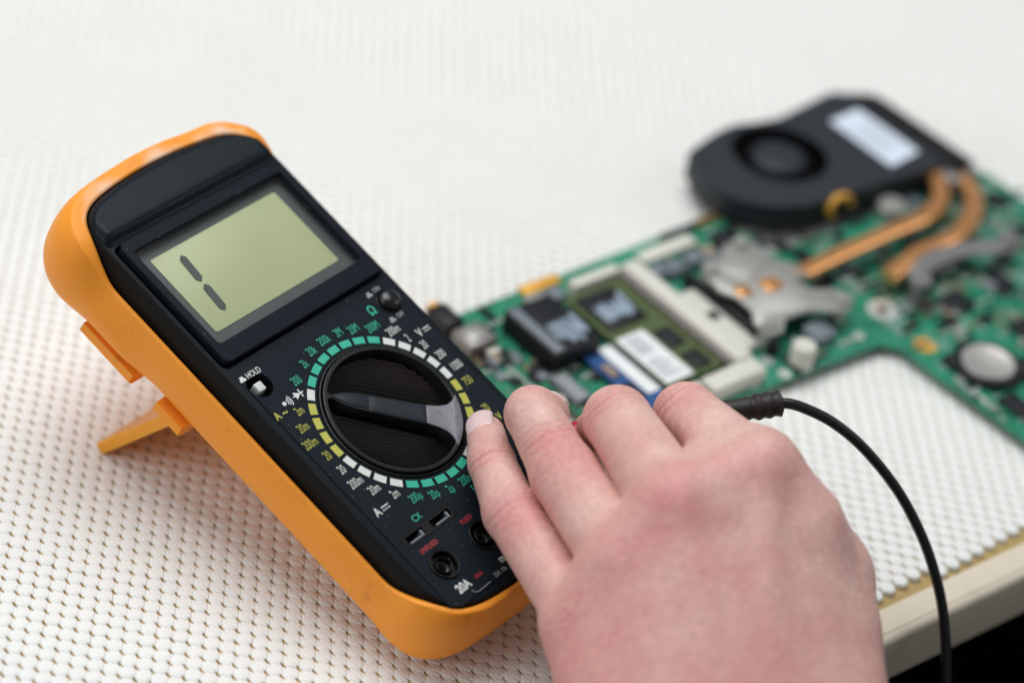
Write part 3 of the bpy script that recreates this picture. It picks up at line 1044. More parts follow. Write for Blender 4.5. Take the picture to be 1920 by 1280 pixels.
# memory slot: ivory frame with two arms
sl = part('memory_slot', 'ivory', 33.6, 41.2, -84.8, -19.6, ZB, 12.4, bev=.7)
o = part('slot_arm', 'ivory', 11, 33.4, -20.6, -16.0, ZB, 10.6, bev=.5); o.parent = sl
o = part('slot_arm', 'ivory', 15.2, 40.8, -93.0, -84.9, ZB, 11.4, bev=.6); o.parent = sl
o = part('latch', 'aludk', 31.5, 33.3, -82, -23, 9.6, 10.4); o.parent = sl
lathe([(2.0, ZB), (2.0, 10.5), (1.6, 11)], 12.0, -86.5, 20).build('slot_post', 'ivory', pcb)
o = part('connector_block', 'ivory', 43.6, 52.6, -78, -40.6, ZB, 8.2, bev=.4)
part('connector_mark', 'chip', 46, 50.5, -59.5, -54.5, 8.2, 8.35).parent = o
part('card_slot', 'chip', 53.0, 56.0, -84.5, -34.5, ZB, 11, bev=.4)
part('ribbon_connector', 'ivory', 48.8, 76, -18.2, -12, ZB, 7.2, bev=.4)
part('black_strip', 'chip', 66, 97, -9.2, -6.6, ZB, 6.6, bev=.2)
for x, y in ((50.8, -30.4), (62.5, -29.5), (44.5, -28.8), (67, -36)):
    part('power_inductor', 'chipgrey', x, x + 9, y, y + 6.6, ZB, 9.2, bev=.9, r=.8)
part('grey_chip', 'chipgrey', -31 + 1.2, -22.8, -70, -55, ZB, 8.0, bev=.4)
for k in range(5):
    part('connector_pin', 'solder', -28.8 + .2, -24.4, -68.4 + k * 2.7, -67.4 + k * 2.7, 8.0, 8.3)
for x, y in ((-38, -40), (-30, -47), (-42, -50), (-20, -85), (-22, -76), (-14, -62)):
    part('chip', 'chip', x, x + 4.2, y, y + 3.4, ZB, 6.4, bev=.2)
# coin cell holder, capacitor, coils
hx, hyy = 122.2, -129.6
o = lathe([(13.6, ZB), (13.6, 7.2), (13.0, 7.7), (11.2, 7.7), (10.9, 6.6), (10.9, 5.6)], hx, hyy, 40).build('cell_holder', 'chip', pcb)
part('holder_clip', 'chip', hx + 6, hx + 17.5, hyy - 12.5, hyy - 4.5, ZB, 8.6, bev=.6).parent = o
part('holder_clip', 'chip', hx - 13, hx - 7, hyy + 5, hyy + 11.5, ZB, 8.2, bev=.5).parent = o
cap = lathe([(4.6, ZB), (4.6, 13.2), (4.1, 14.2), (.1, 14.2)], 60.2, -93.2 + 1.0, 32).build('capacitor', 'ivory', pcb)
part('capacitor_base', 'chip', 55.3, 65.1, -97.0 + 1, -87.6 + 1, ZB, 6.4, bev=.3).parent = cap
part('coil', 'chipgrey', 71.8, 82.2, -89.6, -79.2, ZB, 9.8, bev=1.4, r=2)
lathe([(4.4, ZB), (4.4, ZB + .25), (1.4, ZB + .25), (1.4, ZB)], 111.6, -108, 28, cap=False).build('mounting_pad', 'gold', pcb)
lathe([(6.3, ZB), (6.3, ZB + .2), (2.3, ZB + .2)], 112.6, -84.2, 28, cap=False).build('mounting_ring', 'solder', pcb)
for x, y, r_ in ((51, -93.4, 2.6), (36, -93.2 + 1.2, 2.4), (50.5, -84.6, 2.6), (92.6, -91.2, 2.2), (91, -80, 1.6), (97, -75, 1.3)):
    lathe([(r_, ZB), (r_, ZB + .18), (.2, ZB + .18)], x, y, 20).build('solder_pad', 'solder', pcb)
for x, y, w, h in ((137.5, -101.7, 9.5, 11.4), (165.2, -100.6, 6.8, 12), (148.6, -127, 10, 11), (174, -122, 13, 13), (141.5, -110.5, 5.5, 4), (126, -104.5, 4.5, 3.4), (111, -157, 8, 12), (190, -100, 8, 6), (185, -140, 9, 9), (205, -60, 9, 9), (200, -78, 6, 5), (212, -96, 8, 8), (140, -150, 12, 10), (100, -64, 5, 5), (105, -48, 6, 5), (92, -44, 4, 5), (118, -66, 5, 4), (206, -120, 10, 8), (160, -148, 9, 7)):
    part('chip', 'chip', x, x + w, y, y + h, ZB, 6.8, bev=.25)
# small soldered pieces nobody could pick apart at this blur
for q in range(46):                          # more chips scattered in the free areas
    x, y = random.choice(((random.uniform(104, 212), random.uniform(-166, -92)), (random.uniform(100, 196), random.uniform(-62, -42)), (random.uniform(-46, -28), random.uniform(-54, -36)), (random.uniform(60, 96), random.uniform(-30, -20))))
    if math.hypot(x + 2 - hx, y + 2 - hyy) < 20: continue
    w, h = random.choice(((3, 5), (5, 3), (4, 4), (6, 6), (2.4, 6)))
    part('chip', random.choice(('chip', 'chip', 'chipgrey', 'tan')), x, x + w, y, y + h, ZB, ZB + random.uniform(.9, 2.0), bev=.2)
occupied = [(-26, -3, -52, -21), (1, 57, -95, -12), (-12, -2, -82, -50), (108, 141, -146, -114), (50, 96, -90, -34)]
for m_, n_, name in (('solder', 950, 'solder_joints'), ('tan', 520, 'ceramic_capacitors'), ('chip', 620, 'tiny_resistors')):
    mb = MB()
    got = 0
    while got < n_:
        x, y = random.uniform(-48, 215), random.uniform(-170, -14)
        if (x < -31 and y < -57) or (x < 101 and y < -93) or (x > 99 and y > -37) or (x < 104 and y < -98): continue
        if any(a < x < b and c < y < d for a, b, c, d in occupied): continue
        w, h = random.choice([(1.6, .8), (.8, 1.6), (2.2, 1.2), (1.2, 2.2), (1.0, 1.0), (3.0, .7)])
        zq = random.uniform(.3, 1.3)
        nr = random.choice((1, 2, 3, 4, 6))
        ux, uy = random.choice(((w + .7, 0), (0, h + .7)))
        for q in range(nr):                  # they come in straight rows
            box(x + q * ux - w / 2, x + q * ux + w / 2, y + q * uy - h / 2, y + q * uy + h / 2, ZB, ZB + zq, mb=mb)
        got += nr
    tag(mb.build(name, m_, pcb, 0), kind='stuff')

# memory module, clicked into the ivory slot
mem = board_empty('memory_module', 'olive green memory module with white sticker, clipped in the ivory slot', 'memory module')
box(3.4, 33.2, -80.6, -22.2, 7.6, 8.6).build('module_board', 'memgreen', mem)
o = box(6.2, 24.6, -46.0, -25.6, 8.6, 9.7, .25).build('memory_chip', 'chip', mem)
streaks((8.4, 22.4, -43.8, -28.4), 9.7, o)
box(20.0, 27.0, -64.4, -54.4, 8.6, 9.7, .25).build('memory_chip', 'chip', mem)
box(20.2, 27.4, -78.2, -69.2, 8.6, 9.7, .25).build('memory_chip', 'chip', mem)
st_ = box(4.6, 17.8, -79.2, -50.6, 8.62, 8.8).build('sticker', 'labelw', mem)
mbp = MB()
for k in range(6):
    box(6.0 + (k % 2) * .8, 15.6 - (k % 3) * 1.6, -76 + k * 1.9, -75.1 + k * 1.9, 8.8, 8.86, mb=mbp)
yq = -62.5
while yq < -53:
    w_ = random.choice((.25, .45, .7)); box(7.0, 14.0, yq, yq + w_, 8.8, 8.86, mb=mbp); yq += w_ + random.choice((.3, .5))
mbp.build('sticker_print', 'labelgrey', st_)
for k in range(9):
    box(31.2, 32.2, -79 + k * 6.2, -74.0 + k * 6.2, 8.6, 8.68).build('contact', 'tan', mem)
# blue card beside it
card = board_empty('expansion_card', 'narrow blue expansion card with white strip, between black socket and memory module', 'card')
box(-11.4, 2.4, -90, -51.4, 6.6, 7.6).build('card_board', 'blue', card)
box(-4.0, 1.9, -79, -50.9 + .2, 7.62, 7.8).build('sticker', 'labelw', card)
box(-9.8, -6.4, -66, -59, 7.6, 8.5, .2).build('chip', 'tan', card)
box(-9.6, -6.0, -80, -71, 7.6, 8.5, .2).build('chip', 'chip', card)
# coin cell
coin = empty('coin_cell', (*BO, 0), (0, 0, BA), 'round silver coin cell battery in its black holder', 'battery')
lathe([(10.3, 5.4), (10.3, 8.3), (9.9, 8.7), (9.2, 8.75), (8.9, 8.6), (.1, 8.6)], hx, hyy, 48).build('cell', 'coin', coin)

# cooling fan with its heat pipes and spring brackets
fan = board_empty('cooling_fan', 'black blower fan with white sticker and copper heat pipes, behind the memory module', 'cooling fan')
FH0, FH1 = 6.0, 17.5
fo = [(103.2, 19.6), (116.6, 23.3), (126, 25.4), (134, 25.6), (144, 22.6), (154.8, 20.6), (172, 22.6), (187, 24.4), (190, 24.0), (195.5, 20.5), (195.5, -36.5), (189, -36.9), (164.2, -34.3), (146.5, -33.2), (133, -32.6), (120.3, -30.7), (108.9, -25.8), (100.3, -17.7), (96.3, -6.4), (96.6, 3)]
fc, fr_ = (136.5, 1.2), 19.8
hs = plate('housing_cover', [tuple(q) for q in fo], [circ(*fc, fr_, 64)], FH1 - 1.3, FH1, 'fan', fan, .3)
prism(fo, FH0, FH0 + 1.2).build('housing_base', 'fandark', fan)
fi = inset(ccw(fo), 1.4)
fow = ccw(fo)
n_ = len(fow)
V = [(x, y, z) for z in (FH0 + 1.2, FH1 - 1.3) for P in (fow, fi) for x, y in P]
F = []
for i in range(n_):
    j = (i + 1) % n_
    F += [(i, j, 2 * n_ + j, 2 * n_ + i), (n_ + j, n_ + i, 3 * n_ + i, 3 * n_ + j)]
make('housing_wall', V, F, 'fan', fan)
hb = lathe([(11.2, FH0 + 1.3), (11.2, 15.6), (10.4, 16.4), (7, 16.8), (.1, 16.9)], *fc, 40).build('hub', 'fan', fan, 60)
for k in range(31):
    a = 2 * math.pi * k / 31
    P = []
    for r_ in (11.0, 14, 17.0, 19.4):
        b_ = a + (r_ - 11) * 0.045
        P.append((fc[0] + r_ * math.cos(b_), fc[1] + r_ * math.sin(b_)))
    Q = [(x + .5 * math.sin(a), y - .5 * math.cos(a)) for x, y in P][::-1]
    prism(P + Q, FH0 + 2, 14.5).build('blade', 'fandark', fan)
lb = prism([(172.6, 8.6), (190.2, 9.4), (190.6, -25.6), (172.0, -27.6)], FH1, FH1 + .15).build('sticker', 'label', fan)
mbp = MB()
for k in range(7):
    box(175.5 + k * 1.8, 176.2 + k * 1.8, -24 + (k % 3) * 4, 4 - (k % 2) * 6, FH1 + .15, FH1 + .2, mb=mbp)
mbp.build('sticker_print', 'labelgrey', lb)
for k in range(24):                          # fin stack at the outlet
    y = 15 - k * 2.4
    box(196.2, 206.5, y, y + .8, FH0 + .5, FH1 - .5).build('fin', 'fandark', fan)
prism([(195.8, -42), (206.8, -42), (206.0, 11), (201, 17.6), (195.8, 20)], FH1 - .5, FH1 + .1, .2).build('fin_cover', 'fandark', fan)
box(190.0, 207, -46, -37.4, 9, 15.2, .5).build('pipe_clamp', 'aludk', fan)
tube(catmull([(78, -59.4, 12.5), (93.8, -58.2, 13), (117, -57, 13.2), (145, -56.2, 13.2), (163, -55.6, 13), (177, -51, 13), (186.5, -42.5, 13), (192, -32, 13), (198, -10, 12), (199, 10, 12)], 6), 3.0, 18, flat=(1.25, .8)).build('heat_pipe', 'copper', fan, 80)
tube(catmull([(122, -76.4, 12), (133, -73.6, 12.6), (145, -71.8, 13), (165, -70.8, 13), (182, -64.6, 13), (193, -55.2, 13), (198, -45.6, 13), (200.5, -34, 13), (203, -10, 12), (204, 10, 12)], 6), 3.0, 18, flat=(1.25, .8)).build('heat_pipe', 'copper', fan, 80)
cp = [(55.4, -40.4), (62.1, -38.2), (70, -37.4), (73, -33), (80, -31.5), (86.5, -34.5), (87, -43), (86.4, -48), (92.5, -56), (91.5, -62), (84, -62.5), (85.6, -68.6), (95, -74), (97, -81.5), (90, -85.5), (83, -82.5), (76, -78), (64.4, -77.5), (57.6, -83), (52, -81), (51.5, -74), (56, -67.6), (56.8, -59), (53.7, -52.9)]
pl = prism(cp, 13.6, 15.2, .4).build('cold_plate', 'alu', fan)
prism([(69.6, -56.2), (77.3, -56.9), (77.4, -63.0), (69, -63.3)], 15.2, 16.3, .4).build('copper_block', 'copper', pl)
prism([(58.3, -54.4), (64.4, -55.6), (63.0, -61.0), (57.4, -59.6)], 12.2, 16.0, .3).build('copper_block', 'copper', pl)
prism([(60, -40.6), (83, -38.6), (84, -49), (66, -54)], 15.2, 15.7, .2).build('spring_plate', 'alu', pl)
box(62, 86, -70, -44, ZB, 13.5).build('processor', 'chip', fan)
for x, y in ((80.5, -35.2), (90.6, -80.6), (55, -78), (58.5, -42)):
    sc_ = lathe([(3.1, ZB), (3.1, 16.4), (2.7, 17.2), (.1, 17.3)], x, y, 24).build('screw', 'alu', fan)
rbk = catmull([(128, -86.6, 13), (134.5, -80.4, 13.6), (145.5, -77.6, 14), (160.5, -79.4, 14), (172, -84, 14), (180, -85.4, 14)], 5)
tube(rbk, 4.2, 12, flat=(1.0, .32)).build('spring_bracket', 'aludk', fan)
for x, y in ((128, -87), (181, -85.6)):
    lathe([(3.6, ZB), (3.6, 13.6), (4.3, 13.7), (4.3, 16), (3.6, 16.8), (.1, 16.9)], x, y, 28).build('screw', 'aludk', fan)
prism([(136, -80), (158, -66.6), (174, -67.5), (168, -79), (150, -84)], 9.5, 11.6, .4).build('cold_plate', 'aludk', fan)
tube(catmull([(133.5, -33.8, 10), (131.8, -33.2, 14), (136, -32.4, 16.8), (141.5, -33.0, 16), (143.5, -34, 12)], 6), 1.5, 12).build('wire_loop', 'gold', fan, 80)
lathe([(6, ZB), (6, 10), (5, 11.2), (.1, 11.4)], 161.5, -40.5, 28).build('screw_boss', 'alu', fan)
tube(catmull([(96, -30, 8), (101, -34.5, 7), (108, -40, 6.6), (112, -44, 6.2)], 5), 1.0, 10).build('fan_wire', 'fandark', fan, 80)

# ================================================================== hand
J = {k: np.array(v, float) for k, v in {
    'p_tip': (16.0, 29.9, 48.9), 'p_dip': (5.0, 19.0, 50.6), 'p_pip': (-8.0, 0.6, 49.7), 'p_mcp': (-26.0, -40.8, 45.4),
    'r_tip': (38.0, 21.9, 49.7), 'r_dip': (17.1, 15.0, 66.1), 'r_pip': (4.8, -7.9, 62.9), 'r_mcp': (-14.6, -44.9, 63.5),
    'm_tip': (46.2, -3.1, 44.6), 'm_dip': (36.9, 1.1, 53.7), 'm_pip': (25.7, -10.1, 74.7), 'm_mcp': (0.9, -49.5, 79.2),
    'i_tip': (60.5, -13.1, 40.4), 'i_dip': (58.7, -13.5, 51.2), 'i_pip': (46.2, -22.4, 72.4), 'i_mcp': (26.2, -60.2, 85.0),
    't_tip': (64.2, -26.8, 48.2), 't_ip': (57.8, -47.5, 49.7), 't_mcp': (35.2, -84.6, 53.2), 't_cmc': (-18.2, -127.2, 30.3),
    'w_p': (-54.0, -87.3, 26.5), 'w_r': (-51.5, -98.6, 31.4), 'w_m': (-46.1, -108.3, 33.8), 'w_i': (-34.9, -117.4, 33.4),
    'f_a': (-69.7, -120.8, 10.6), 'f_b': (-53.2, -141.6, 14.3), 'f_end': (-146.6, -218.7, -35.6)}.items()}
BACK = np.array([-0.69, -0.36, 0.63]); BACK /= np.linalg.norm(BACK)      # the back of the hand faces this way
AX = J['m_mcp'] - J['f_end']; AX /= np.linalg.norm(AX)
AZ = BACK - AX * (BACK @ AX); AZ /= np.linalg.norm(AZ)
AY = np.cross(AZ, AX)
FR = np.c_[AX, AY, AZ]                       # local = p @ FR
VOX = 0.64
allp = np.array(list(J.values())) @ FR
lo = allp.min(0) - [24, 20, 22]
hi = allp.max(0) + [16, 20, 22]
lo[0] = allp[:, 0].min() + 40                # the forearm runs on out of the picture
dims = np.ceil((hi - lo) / VOX).astype(int)
gx = [(lo[a] + VOX * np.arange(dims[a])).astype(np.float32) for a in range(3)]


def local(p_):
    return (p_ @ FR).astype(np.float32)


def rcone(a, b, ra, rb, pad=14):
    """distance to a tapered capsule, evaluated only near it; returns (slices, values)"""
    a, b = local(a), local(b)
    R_ = max(ra, rb) + pad
    mn, mx_ = np.minimum(a, b) - R_, np.maximum(a, b) + R_
    sl_ = tuple(slice(max(0, int((mn[k] - lo[k]) / VOX)), max(1, min(dims[k], int((mx_[k] - lo[k]) / VOX) + 1))) for k in range(3))
    X, Y, Z = np.meshgrid(gx[0][sl_[0]], gx[1][sl_[1]], gx[2][sl_[2]], indexing='ij', sparse=True)
    d_ = b - a
    L2 = float(d_ @ d_) + 1e-6
    t_ = ((X - a[0]) * d_[0] + (Y - a[1]) * d_[1] + (Z - a[2]) * d_[2]) / L2
    t_ = np.clip(t_, 0, 1)
    dist = np.sqrt((X - a[0] - t_ * d_[0]) ** 2 + (Y - a[1] - t_ * d_[1]) ** 2 + (Z - a[2] - t_ * d_[2]) ** 2)
    return sl_, dist - (ra + (rb - ra) * t_)


def smin(a, b, k):
    h_ = np.clip(k - np.abs(a - b), 0, None) / k
    return np.minimum(a, b) - h_ * h_ * k * 0.25


BIG = np.float32(30)


def union(prims, k):
    D_ = np.full(dims, BIG, np.float32)
    for a, b, ra, rb in prims:
        sl_, d_ = rcone(a, b, ra, rb)
        D_[sl_] = smin(D_[sl_], d_, k)
    return D_


def mid(a, b, t):
    return J[a] * (1 - t) + J[b] * t


dn = -BACK
side0 = np.cross(AX, BACK); side0 /= np.linalg.norm(side0)
side0 = side0 if side0 @ (J['i_mcp'] - J['p_mcp']) > 0 else -side0      # points to the thumb side
palm = [(J['w_p'], J['p_mcp'], 17, 11.2), (J['w_r'], J['r_mcp'] + dn * .5, 17, 12.0), (J['w_m'], J['m_mcp'] + dn * .3, 17.5, 12.6), (J['w_i'], J['i_mcp'] + dn * 1 - side0 * 1.0, 17.5, 11.0),
        (J['w_p'] + dn * 6, J['p_mcp'] + dn * 9, 15, 9), (J['w_m'] + dn * 6, J['m_mcp'] + dn * 13, 15, 9), (J['w_i'] + dn * 5, J['i_mcp'] + dn * 12, 15, 9),
        (J['p_mcp'], J['r_mcp'], 9.8, 10.0), (J['r_mcp'], J['m_mcp'], 10.4, 10.6), (J['m_mcp'], J['i_mcp'], 10.6, 9.4),
        (J['t_cmc'], J['t_mcp'], 22, 15.5), (J['t_mcp'], (J['i_mcp'] + J['t_mcp']) / 2 + BACK * 2 + side0 * 1.5, 14.0, 13.0), ((J['i_mcp'] + J['t_mcp']) / 2 + BACK * 2 + side0 * 1.5, J['i_mcp'] + dn * 4, 13.0, 9.6), (J['t_cmc'] * .5 + J['t_mcp'] * .5, J['i_mcp'] + dn * 6, 14, 9.8),
        (J['w_p'], J['f_a'], 17, 19), (J['w_i'], J['f_b'], 17.5, 19), (J['t_cmc'], J['f_b'], 19, 19), (J['f_a'], J['f_end'], 22, 28), (J['f_b'], J['f_end'], 22, 28),
        # webs between the fingers
        (mid('p_mcp', 'p_pip', .20) * .5 + mid('r_mcp', 'r_pip', -.04) * .5 + dn * 5, J['p_mcp'] * .5 + J['r_mcp'] * .5, 5.5, 9),
        (mid('r_mcp', 'r_pip', .30) * .5 + mid('m_mcp', 'm_pip', .06) * .5 + dn * 5.5, J['r_mcp'] * .5 + J['m_mcp'] * .5, 5.5, 9),
        (mid('m_mcp', 'm_pip', .40) * .5 + mid('i_mcp', 'i_pip', .30) * .5 + dn * 5, J['m_mcp'] * .5 + J['i_mcp'] * .5, 5.5, 9)]
for a_, b_, c_, d_ in (('w_p', 'p_mcp', 'w_r', 'r_mcp'), ('w_r', 'r_mcp', 'w_m', 'm_mcp'), ('w_m', 'm_mcp', 'w_i', 'i_mcp')):      # flesh between the metacarpals
    palm.append(((J[a_] + J[c_]) / 2 + BACK * .5, (mid(a_, b_, .86) + mid(c_, d_, .86)) / 2 + BACK * .3, 16.5, 11.0))
palm.append(((J['w_i'] + J['t_cmc']) / 2, (mid('w_i', 'i_mcp', .8) + J['t_mcp']) / 2 + BACK * 2.5, 18, 14))
palm.append((mid('t_cmc', 't_mcp', .75) + BACK * 2, J['i_mcp'] + dn * 3 - side0 * 1, 14.5, 10.0))
DP = union(palm, 8.0)
# knuckle heads and a hint of tendons under the skin
for k, w in (('r_mcp', 'w_r'), ('m_mcp', 'w_m'), ('i_mcp', 'w_i')):
    a_ = J[k] + BACK * 7.6
    b_ = J[w] + BACK * 11.0
    sl_, d_ = rcone(a_, b_, 3.0, 3.4)
    DP[sl_] = smin(DP[sl_], d_, 6)
fingers = {
    'p': ([('p_mcp', 'p_pip', 9.7, 8.75), ('p_pip', 'p_dip', 8.75, 7.4), ('p_dip', 'p_tip', 7.2, 6.2)], 1.8),
    'r': ([('r_mcp', 'r_pip', 11.5, 10.7), ('r_pip', 'r_dip', 10.3, 8.7), ('r_dip', 'r_tip', 8.3, 7.2)], 1.8),
    'm': ([('m_mcp', 'm_pip', 12.2, 10.5), ('m_pip', 'm_dip', 10.0, 8.8), ('m_dip', 'm_tip', 8.6, 7.4)], 2.2),
    'i': ([('i_mcp', 'i_pip', 11.0, 10.3), ('i_pip', 'i_dip', 10.0, 8.6), ('i_dip', 'i_tip', 8.4, 7.2)], 4.0),
    't': ([('t_mcp', 't_ip', 12.0, 10.5), ('t_ip', 't_tip', 10.4, 8.6)], 6.0)}
H = DP.copy()
for k, (bones, kk) in fingers.items():
    Dk = union([(J[a], J[b], ra, rb) for a, b, ra, rb in bones], 2.2)
    H = smin(H, smin(DP, Dk, kk), 0.2)
    del Dk


def surface_nets(D_):
    s_ = D_ < 0
    nx_, ny_, nz_ = D_.shape
    cnt = np.zeros((nx_ - 1, ny_ - 1, nz_ - 1), np.uint8)
    for a in (0, 1):
        for b in (0, 1):
            for c in (0, 1):
                cnt += s_[a:nx_ - 1 + a, b:ny_ - 1 + b, c:nz_ - 1 + c]
    act = np.argwhere((cnt > 0) & (cnt < 8))
    idx = np.full(cnt.shape, -1, np.int32)
    idx[tuple(act.T)] = np.arange(len(act))
    cv = np.stack([D_[act[:, 0] + a, act[:, 1] + b, act[:, 2] + c] for a in (0, 1) for b in (0, 1) for c in (0, 1)], 1)
    co = np.array([(a, b, c) for a in (0, 1) for b in (0, 1) for c in (0, 1)], float)
    acc = np.zeros((len(act), 3))
    num = np.zeros(len(act))
    for i in range(8):
        for j in range(i + 1, 8):
            if abs(co[i] - co[j]).sum() != 1: continue
            va, vb = cv[:, i], cv[:, j]
            cross = (va < 0) != (vb < 0)
            t_ = np.where(cross, va / np.where(cross, va - vb, 1), 0)
            acc += np.where(cross[:, None], co[i] + (co[j] - co[i]) * t_[:, None], 0)
            num += cross
    P_ = (act + acc / num[:, None]) * VOX + lo
    quads = []
    for ax in range(3):
        o1, o2 = [(1, 2), (2, 0), (0, 1)][ax]
        sa = [slice(1, None)] * 3; sb = [slice(1, None)] * 3
        A = s_[tuple(slice(0, -1) if q == ax else slice(None) for q in range(3))]
        Bq = s_[tuple(slice(1, None) if q == ax else slice(None) for q in range(3))]
        e_ = np.argwhere(A != Bq)
        ok = (e_[:, o1] > 0) & (e_[:, o2] > 0) & (e_[:, o1] < D_.shape[o1] - 1) & (e_[:, o2] < D_.shape[o2] - 1)
        e_ = e_[ok]
        u1 = np.zeros(3, int); u1[o1] = 1
        u2 = np.zeros(3, int); u2[o2] = 1
        q = np.stack([idx[tuple((e_ - u1 - u2).T)], idx[tuple((e_ - u2).T)], idx[tuple(e_.T)], idx[tuple((e_ - u1).T)]], 1)
        inside = A[tuple(e_.T)]
        q[~inside] = q[~inside][:, ::-1]
        quads.append(q)
    return P_, np.concatenate(quads)


# cap the cut end of the forearm
H[0] = np.maximum(H[0], 0.5)
P_, Q_ = surface_nets(H)
del DP
# relax the net a little so that no voxel steps show
nb = np.zeros_like(P_); ct = np.zeros(len(P_))
for it in range(4):
    nb[:] = 0; ct[:] = 0
    for a, b in ((0, 1), (1, 2), (2, 3), (3, 0)):
        np.add.at(nb, Q_[:, a], P_[Q_[:, b]]); np.add.at(ct, Q_[:, a], 1)
        np.add.at(nb, Q_[:, b], P_[Q_[:, a]]); np.add.at(ct, Q_[:, b], 1)
    P_ = P_ * 0.45 + 0.55 * nb / np.maximum(ct, 1)[:, None]
HW = P_ @ FR.T
# creases over the finger joints: shallow wavy grooves across the back of each joint
fn = np.cross(HW[Q_[:, 2]] - HW[Q_[:, 0]], HW[Q_[:, 3]] - HW[Q_[:, 1]])
vn = np.zeros_like(HW)
for a in range(4):
    np.add.at(vn, Q_[:, a], fn)
vn /= np.linalg.norm(vn, axis=1)[:, None] + 1e-9
groove = np.zeros(len(HW))
side = np.cross(AX, BACK); side /= np.linalg.norm(side)
for k, pa, pb, sc_ in (('m_pip', 'm_mcp', 'm_dip', 1.0), ('i_pip', 'i_mcp', 'i_dip', 1.0), ('r_pip', 'r_mcp', 'r_dip', .45), ('p_pip', 'p_mcp', 'p_dip', .5), ('r_mid', 'r_pip', 'r_dip', .7), ('p_mcp', 'w_p', 'p_pip', .4), ('r_mcp', 'w_r', 'r_pip', .25), ('p_dip', 'p_pip', 'p_tip', .8)):
    c0 = mid('r_pip', 'r_dip', .5) if k == 'r_mid' else J[k]
    t0 = c0 - J[pa]; t0 /= np.linalg.norm(t0)
    t1 = J[pb] - c0; t1 /= np.linalg.norm(t1)
    o_ = t0 - t1
    o_ = o_ / np.linalg.norm(o_) if np.linalg.norm(o_) > .35 else BACK
    o_ = o_ * .5 + BACK * .7
    ta = t0 + t1 * .35; ta /= np.linalg.norm(ta)
    rel_ = HW - c0
    near = np.exp(-(((rel_ - o_ * 8) ** 2).sum(1)) / 9.5 ** 2) * np.clip((rel_ @ o_) / 5, 0, 1)
    al = rel_ @ ta
    sd_ = rel_ @ side
    for s_, dpt, w_, ph in ((-6.0, .28, .55, .3), (-3.4, .5, .6, 1.1), (-1.2, .38, .5, 2.0), (1.0, .55, .6, 3.1), (3.0, .32, .5, 4.4), (4.8, .25, .5, 5.2)):
        groove += 2.0 * dpt * sc_ * near * np.exp(-((al - s_ - .55 * np.sin(sd_ * .55 + ph) - .02 * sd_ ** 2) / w_) ** 2)
HW = HW - vn * groove[:, None] * 0.9
hand = empty('hand', (J['w_m'][0], J['w_m'][1], 0), (0, 0, 0), 'bare left hand, back up, gripping the test probe, little finger on the meter face', 'hand')
hl = np.array([J['w_m'][0], J['w_m'][1], 0])
skin = make('skin', HW - hl, Q_, 'skin', hand, 180)
flush = np.zeros(len(HW))
for c_, r_, a_ in ((J['m_mcp'] + BACK * 13 + AX * 3, 12, .45), (J['i_mcp'] + BACK * 13 + AX * 2, 11, .48), (J['r_mcp'] + BACK * 11, 12, .30), (J['p_mcp'] + BACK * 10, 13, .3), (J['m_pip'] + BACK * 8, 9, .3), (J['i_pip'] + BACK * 8, 9, .3), (mid('r_pip', 'r_dip', .45) + BACK * 9, 8, .5), (J['r_pip'] + BACK * 8, 9, .4), (J['p_pip'] + BACK * 8, 9, .5), (J['p_dip'] + BACK * 6, 6, .25), (mid('w_m', 'm_mcp', .35) + BACK * 14, 42, .34), (mid('w_p', 'p_mcp', .5) + BACK * 10, 28, .3), (mid('t_cmc', 't_mcp', .6), 32, .22), (J['m_pip'] - J['m_mcp'] + J['m_pip'] * 0 + J['m_mcp'] + dn * 4, 9, .2)):
    flush += a_ * np.exp(-((HW - c_) ** 2).sum(1) / r_ ** 2)
flush += groove * .75
at_ = skin.data.attributes.new('flush', 'FLOAT', 'POINT')
at_.data.foreach_set('value', flush.astype(np.float32))


# nails: curved plates on the last bone
def nail(tip, dip, up, rad, name='fingernail', len_=10.5, wid=0.86):
    t_ = tip - dip; t_ /= np.linalg.norm(t_)
    up = up - t_ * (up @ t_); up /= np.linalg.norm(up)
    sd = np.cross(t_, up)
    n1_, n2_ = 15, 13
    V, F = [], []
    for i in range(n1_):
        s_ = i / (n1_ - 1)
        fwd = -len_ * .42 + s_ * len_
        for j in range(n2_):
            q = -1 + 2 * j / (n2_ - 1)
            endr = 1 - 0.55 * max(0, (s_ - .72) / .28) ** 2 * abs(q) ** 2 - 0.45 * max(0, (.22 - s_) / .22) ** 2 * abs(q) ** 2
            a = q * 1.02 * wid
            fw = fwd - (1.6 * q * q * s_ if s_ > .5 else -1.2 * q * q * (.5 - s_))
            drop = 0.030 * max(0, fw) ** 2
            rr_ = rad + .55 - .25 * abs(q) ** 4 - (.45 * max(0, (.12 - s_) / .12))
            V.append(tip + t_ * fw + up * (rr_ * math.cos(a) - drop) + sd * rr_ * math.sin(a) * 1.02)
    for i in range(n1_ - 1):
        for j in range(n2_ - 1):
            a = i * n2_ + j
            F.append((a, a + 1, a + n2_ + 1, a + n2_))
    o_ = make(name, np.array(V) - hl, F, 'nail', hand, 180)
    so = o_.modifiers.new('solid', 'SOLIDIFY'); so.thickness = 0.5 * S; so.offset = -1
    return o_


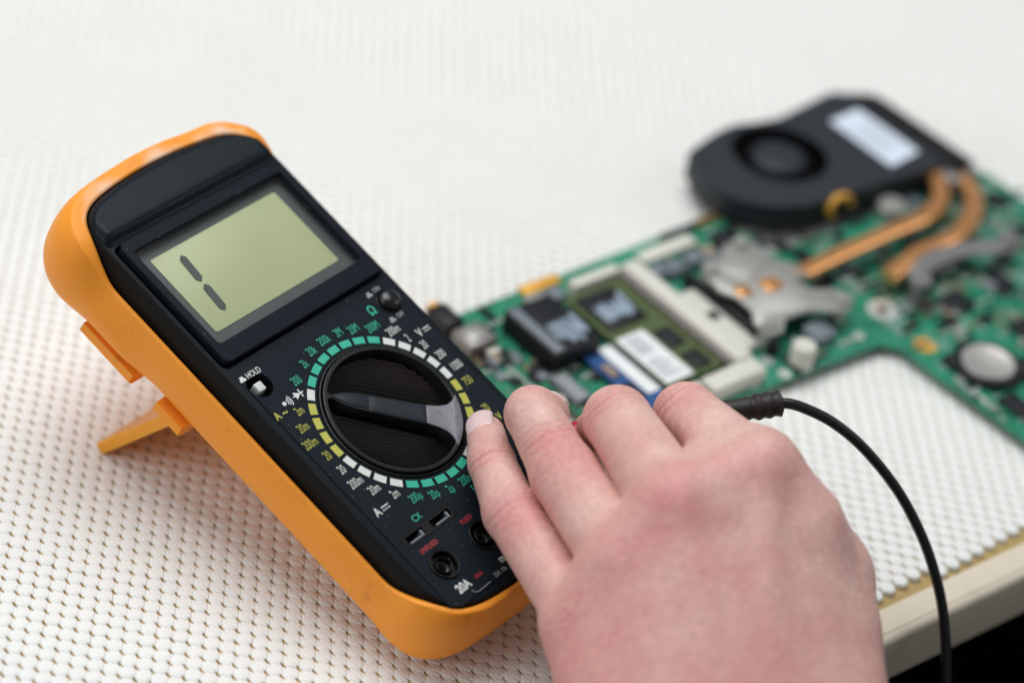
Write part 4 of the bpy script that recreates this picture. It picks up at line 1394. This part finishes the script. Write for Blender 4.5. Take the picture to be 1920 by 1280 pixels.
nail(J['p_tip'], J['p_dip'], BACK + np.array([-.15, .35, .25]), 6.05, len_=10.0)
nail(J['r_tip'], J['r_dip'], np.array([.7, .4, .6]), 7.2)
nail(J['m_tip'], J['m_dip'], np.array([.5, .6, -.2]), 7.4)
nail(J['i_tip'], J['i_dip'], np.array([.8, .4, 0]), 7.2)
nail(J['t_tip'], J['t_ip'], np.array([.8, -.3, -.3]), 8.6, len_=12)

# ================================================================== test lead held in the hand
PA, PB, PC = np.array([26.6, 6.6, 56.6]), np.array([69.0, -30.6, 67.3]), np.array([78.5, -38.2, 69.2])
lead = empty('test_lead', (PB[0], PB[1], 0), (0, 0, 0), 'black test lead, its probe gripped in the hand and its cable looping off the table', 'test lead')
ll = np.array([PB[0], PB[1], 0])
ax_ = (PB - PA) / np.linalg.norm(PB - PA)
tube([PA + ax_ * s_ - ll for s_ in (4, 5, 20, 36, 50)], [3.2, 3.6, 4.2, 4.4, 4.2], 24).build('probe_handle', 'strain', lead, 50)
tube([PA + ax_ * s_ - ll for s_ in (-1.5, -1.0, 3, 4)], [3.4, 4.0, 4.6, 4.6], 24).build('red_collar', 'red', lead, 50)
tube([PA + ax_ * s_ - ll for s_ in (-12, -11, -1.5)], [.3, .9, 1.0], 12).build('probe_tip', 'steel', lead, 50)
rel, rr = [], []
ax2 = (PC - PB) / np.linalg.norm(PC - PB)
s0 = PA + ax_ * 50
Lr = np.linalg.norm(PC - s0)
axr = (PC - s0) / Lr
for k in range(25):
    s_ = k / 24
    rel.append(s0 + axr * Lr * s_ - ll)
    base_r = 3.7 - 0.2 * s_ + (0.55 * smooth01((s_ - .45) / .15))
    rr.append(base_r + 0.28 * (math.sin(s_ * 2 * math.pi * 5.5) if s_ > .4 else 0) - (1.2 if k == 24 else 0))
tube(rel, rr, 24).build('strain_relief', 'strain', lead, 50)
cp_ = [(75.7, -35.2, 68.2), (78.5, -38.2, 69.2), (82.4, -43.1, 68.5), (88.8, -52.4, 64.2), (95.2, -62.8, 55.9), (100.7, -75.2, 43.5), (103.4, -85.7, 30.9), (104.1, -93.9, 19.4), (103.5, -101.4, 6.9), (100.7, -108.8, -8.0), (96.2, -116.0, -24.6), (88.6, -127.5, -54.1), (78, -142, -100), (70, -150, -180), (66, -154, -320), (66, -150, -520)]
tube(catmull(np.array(cp_) - ll, 8), 1.75, 18).build('cable', 'cable', lead, 80)
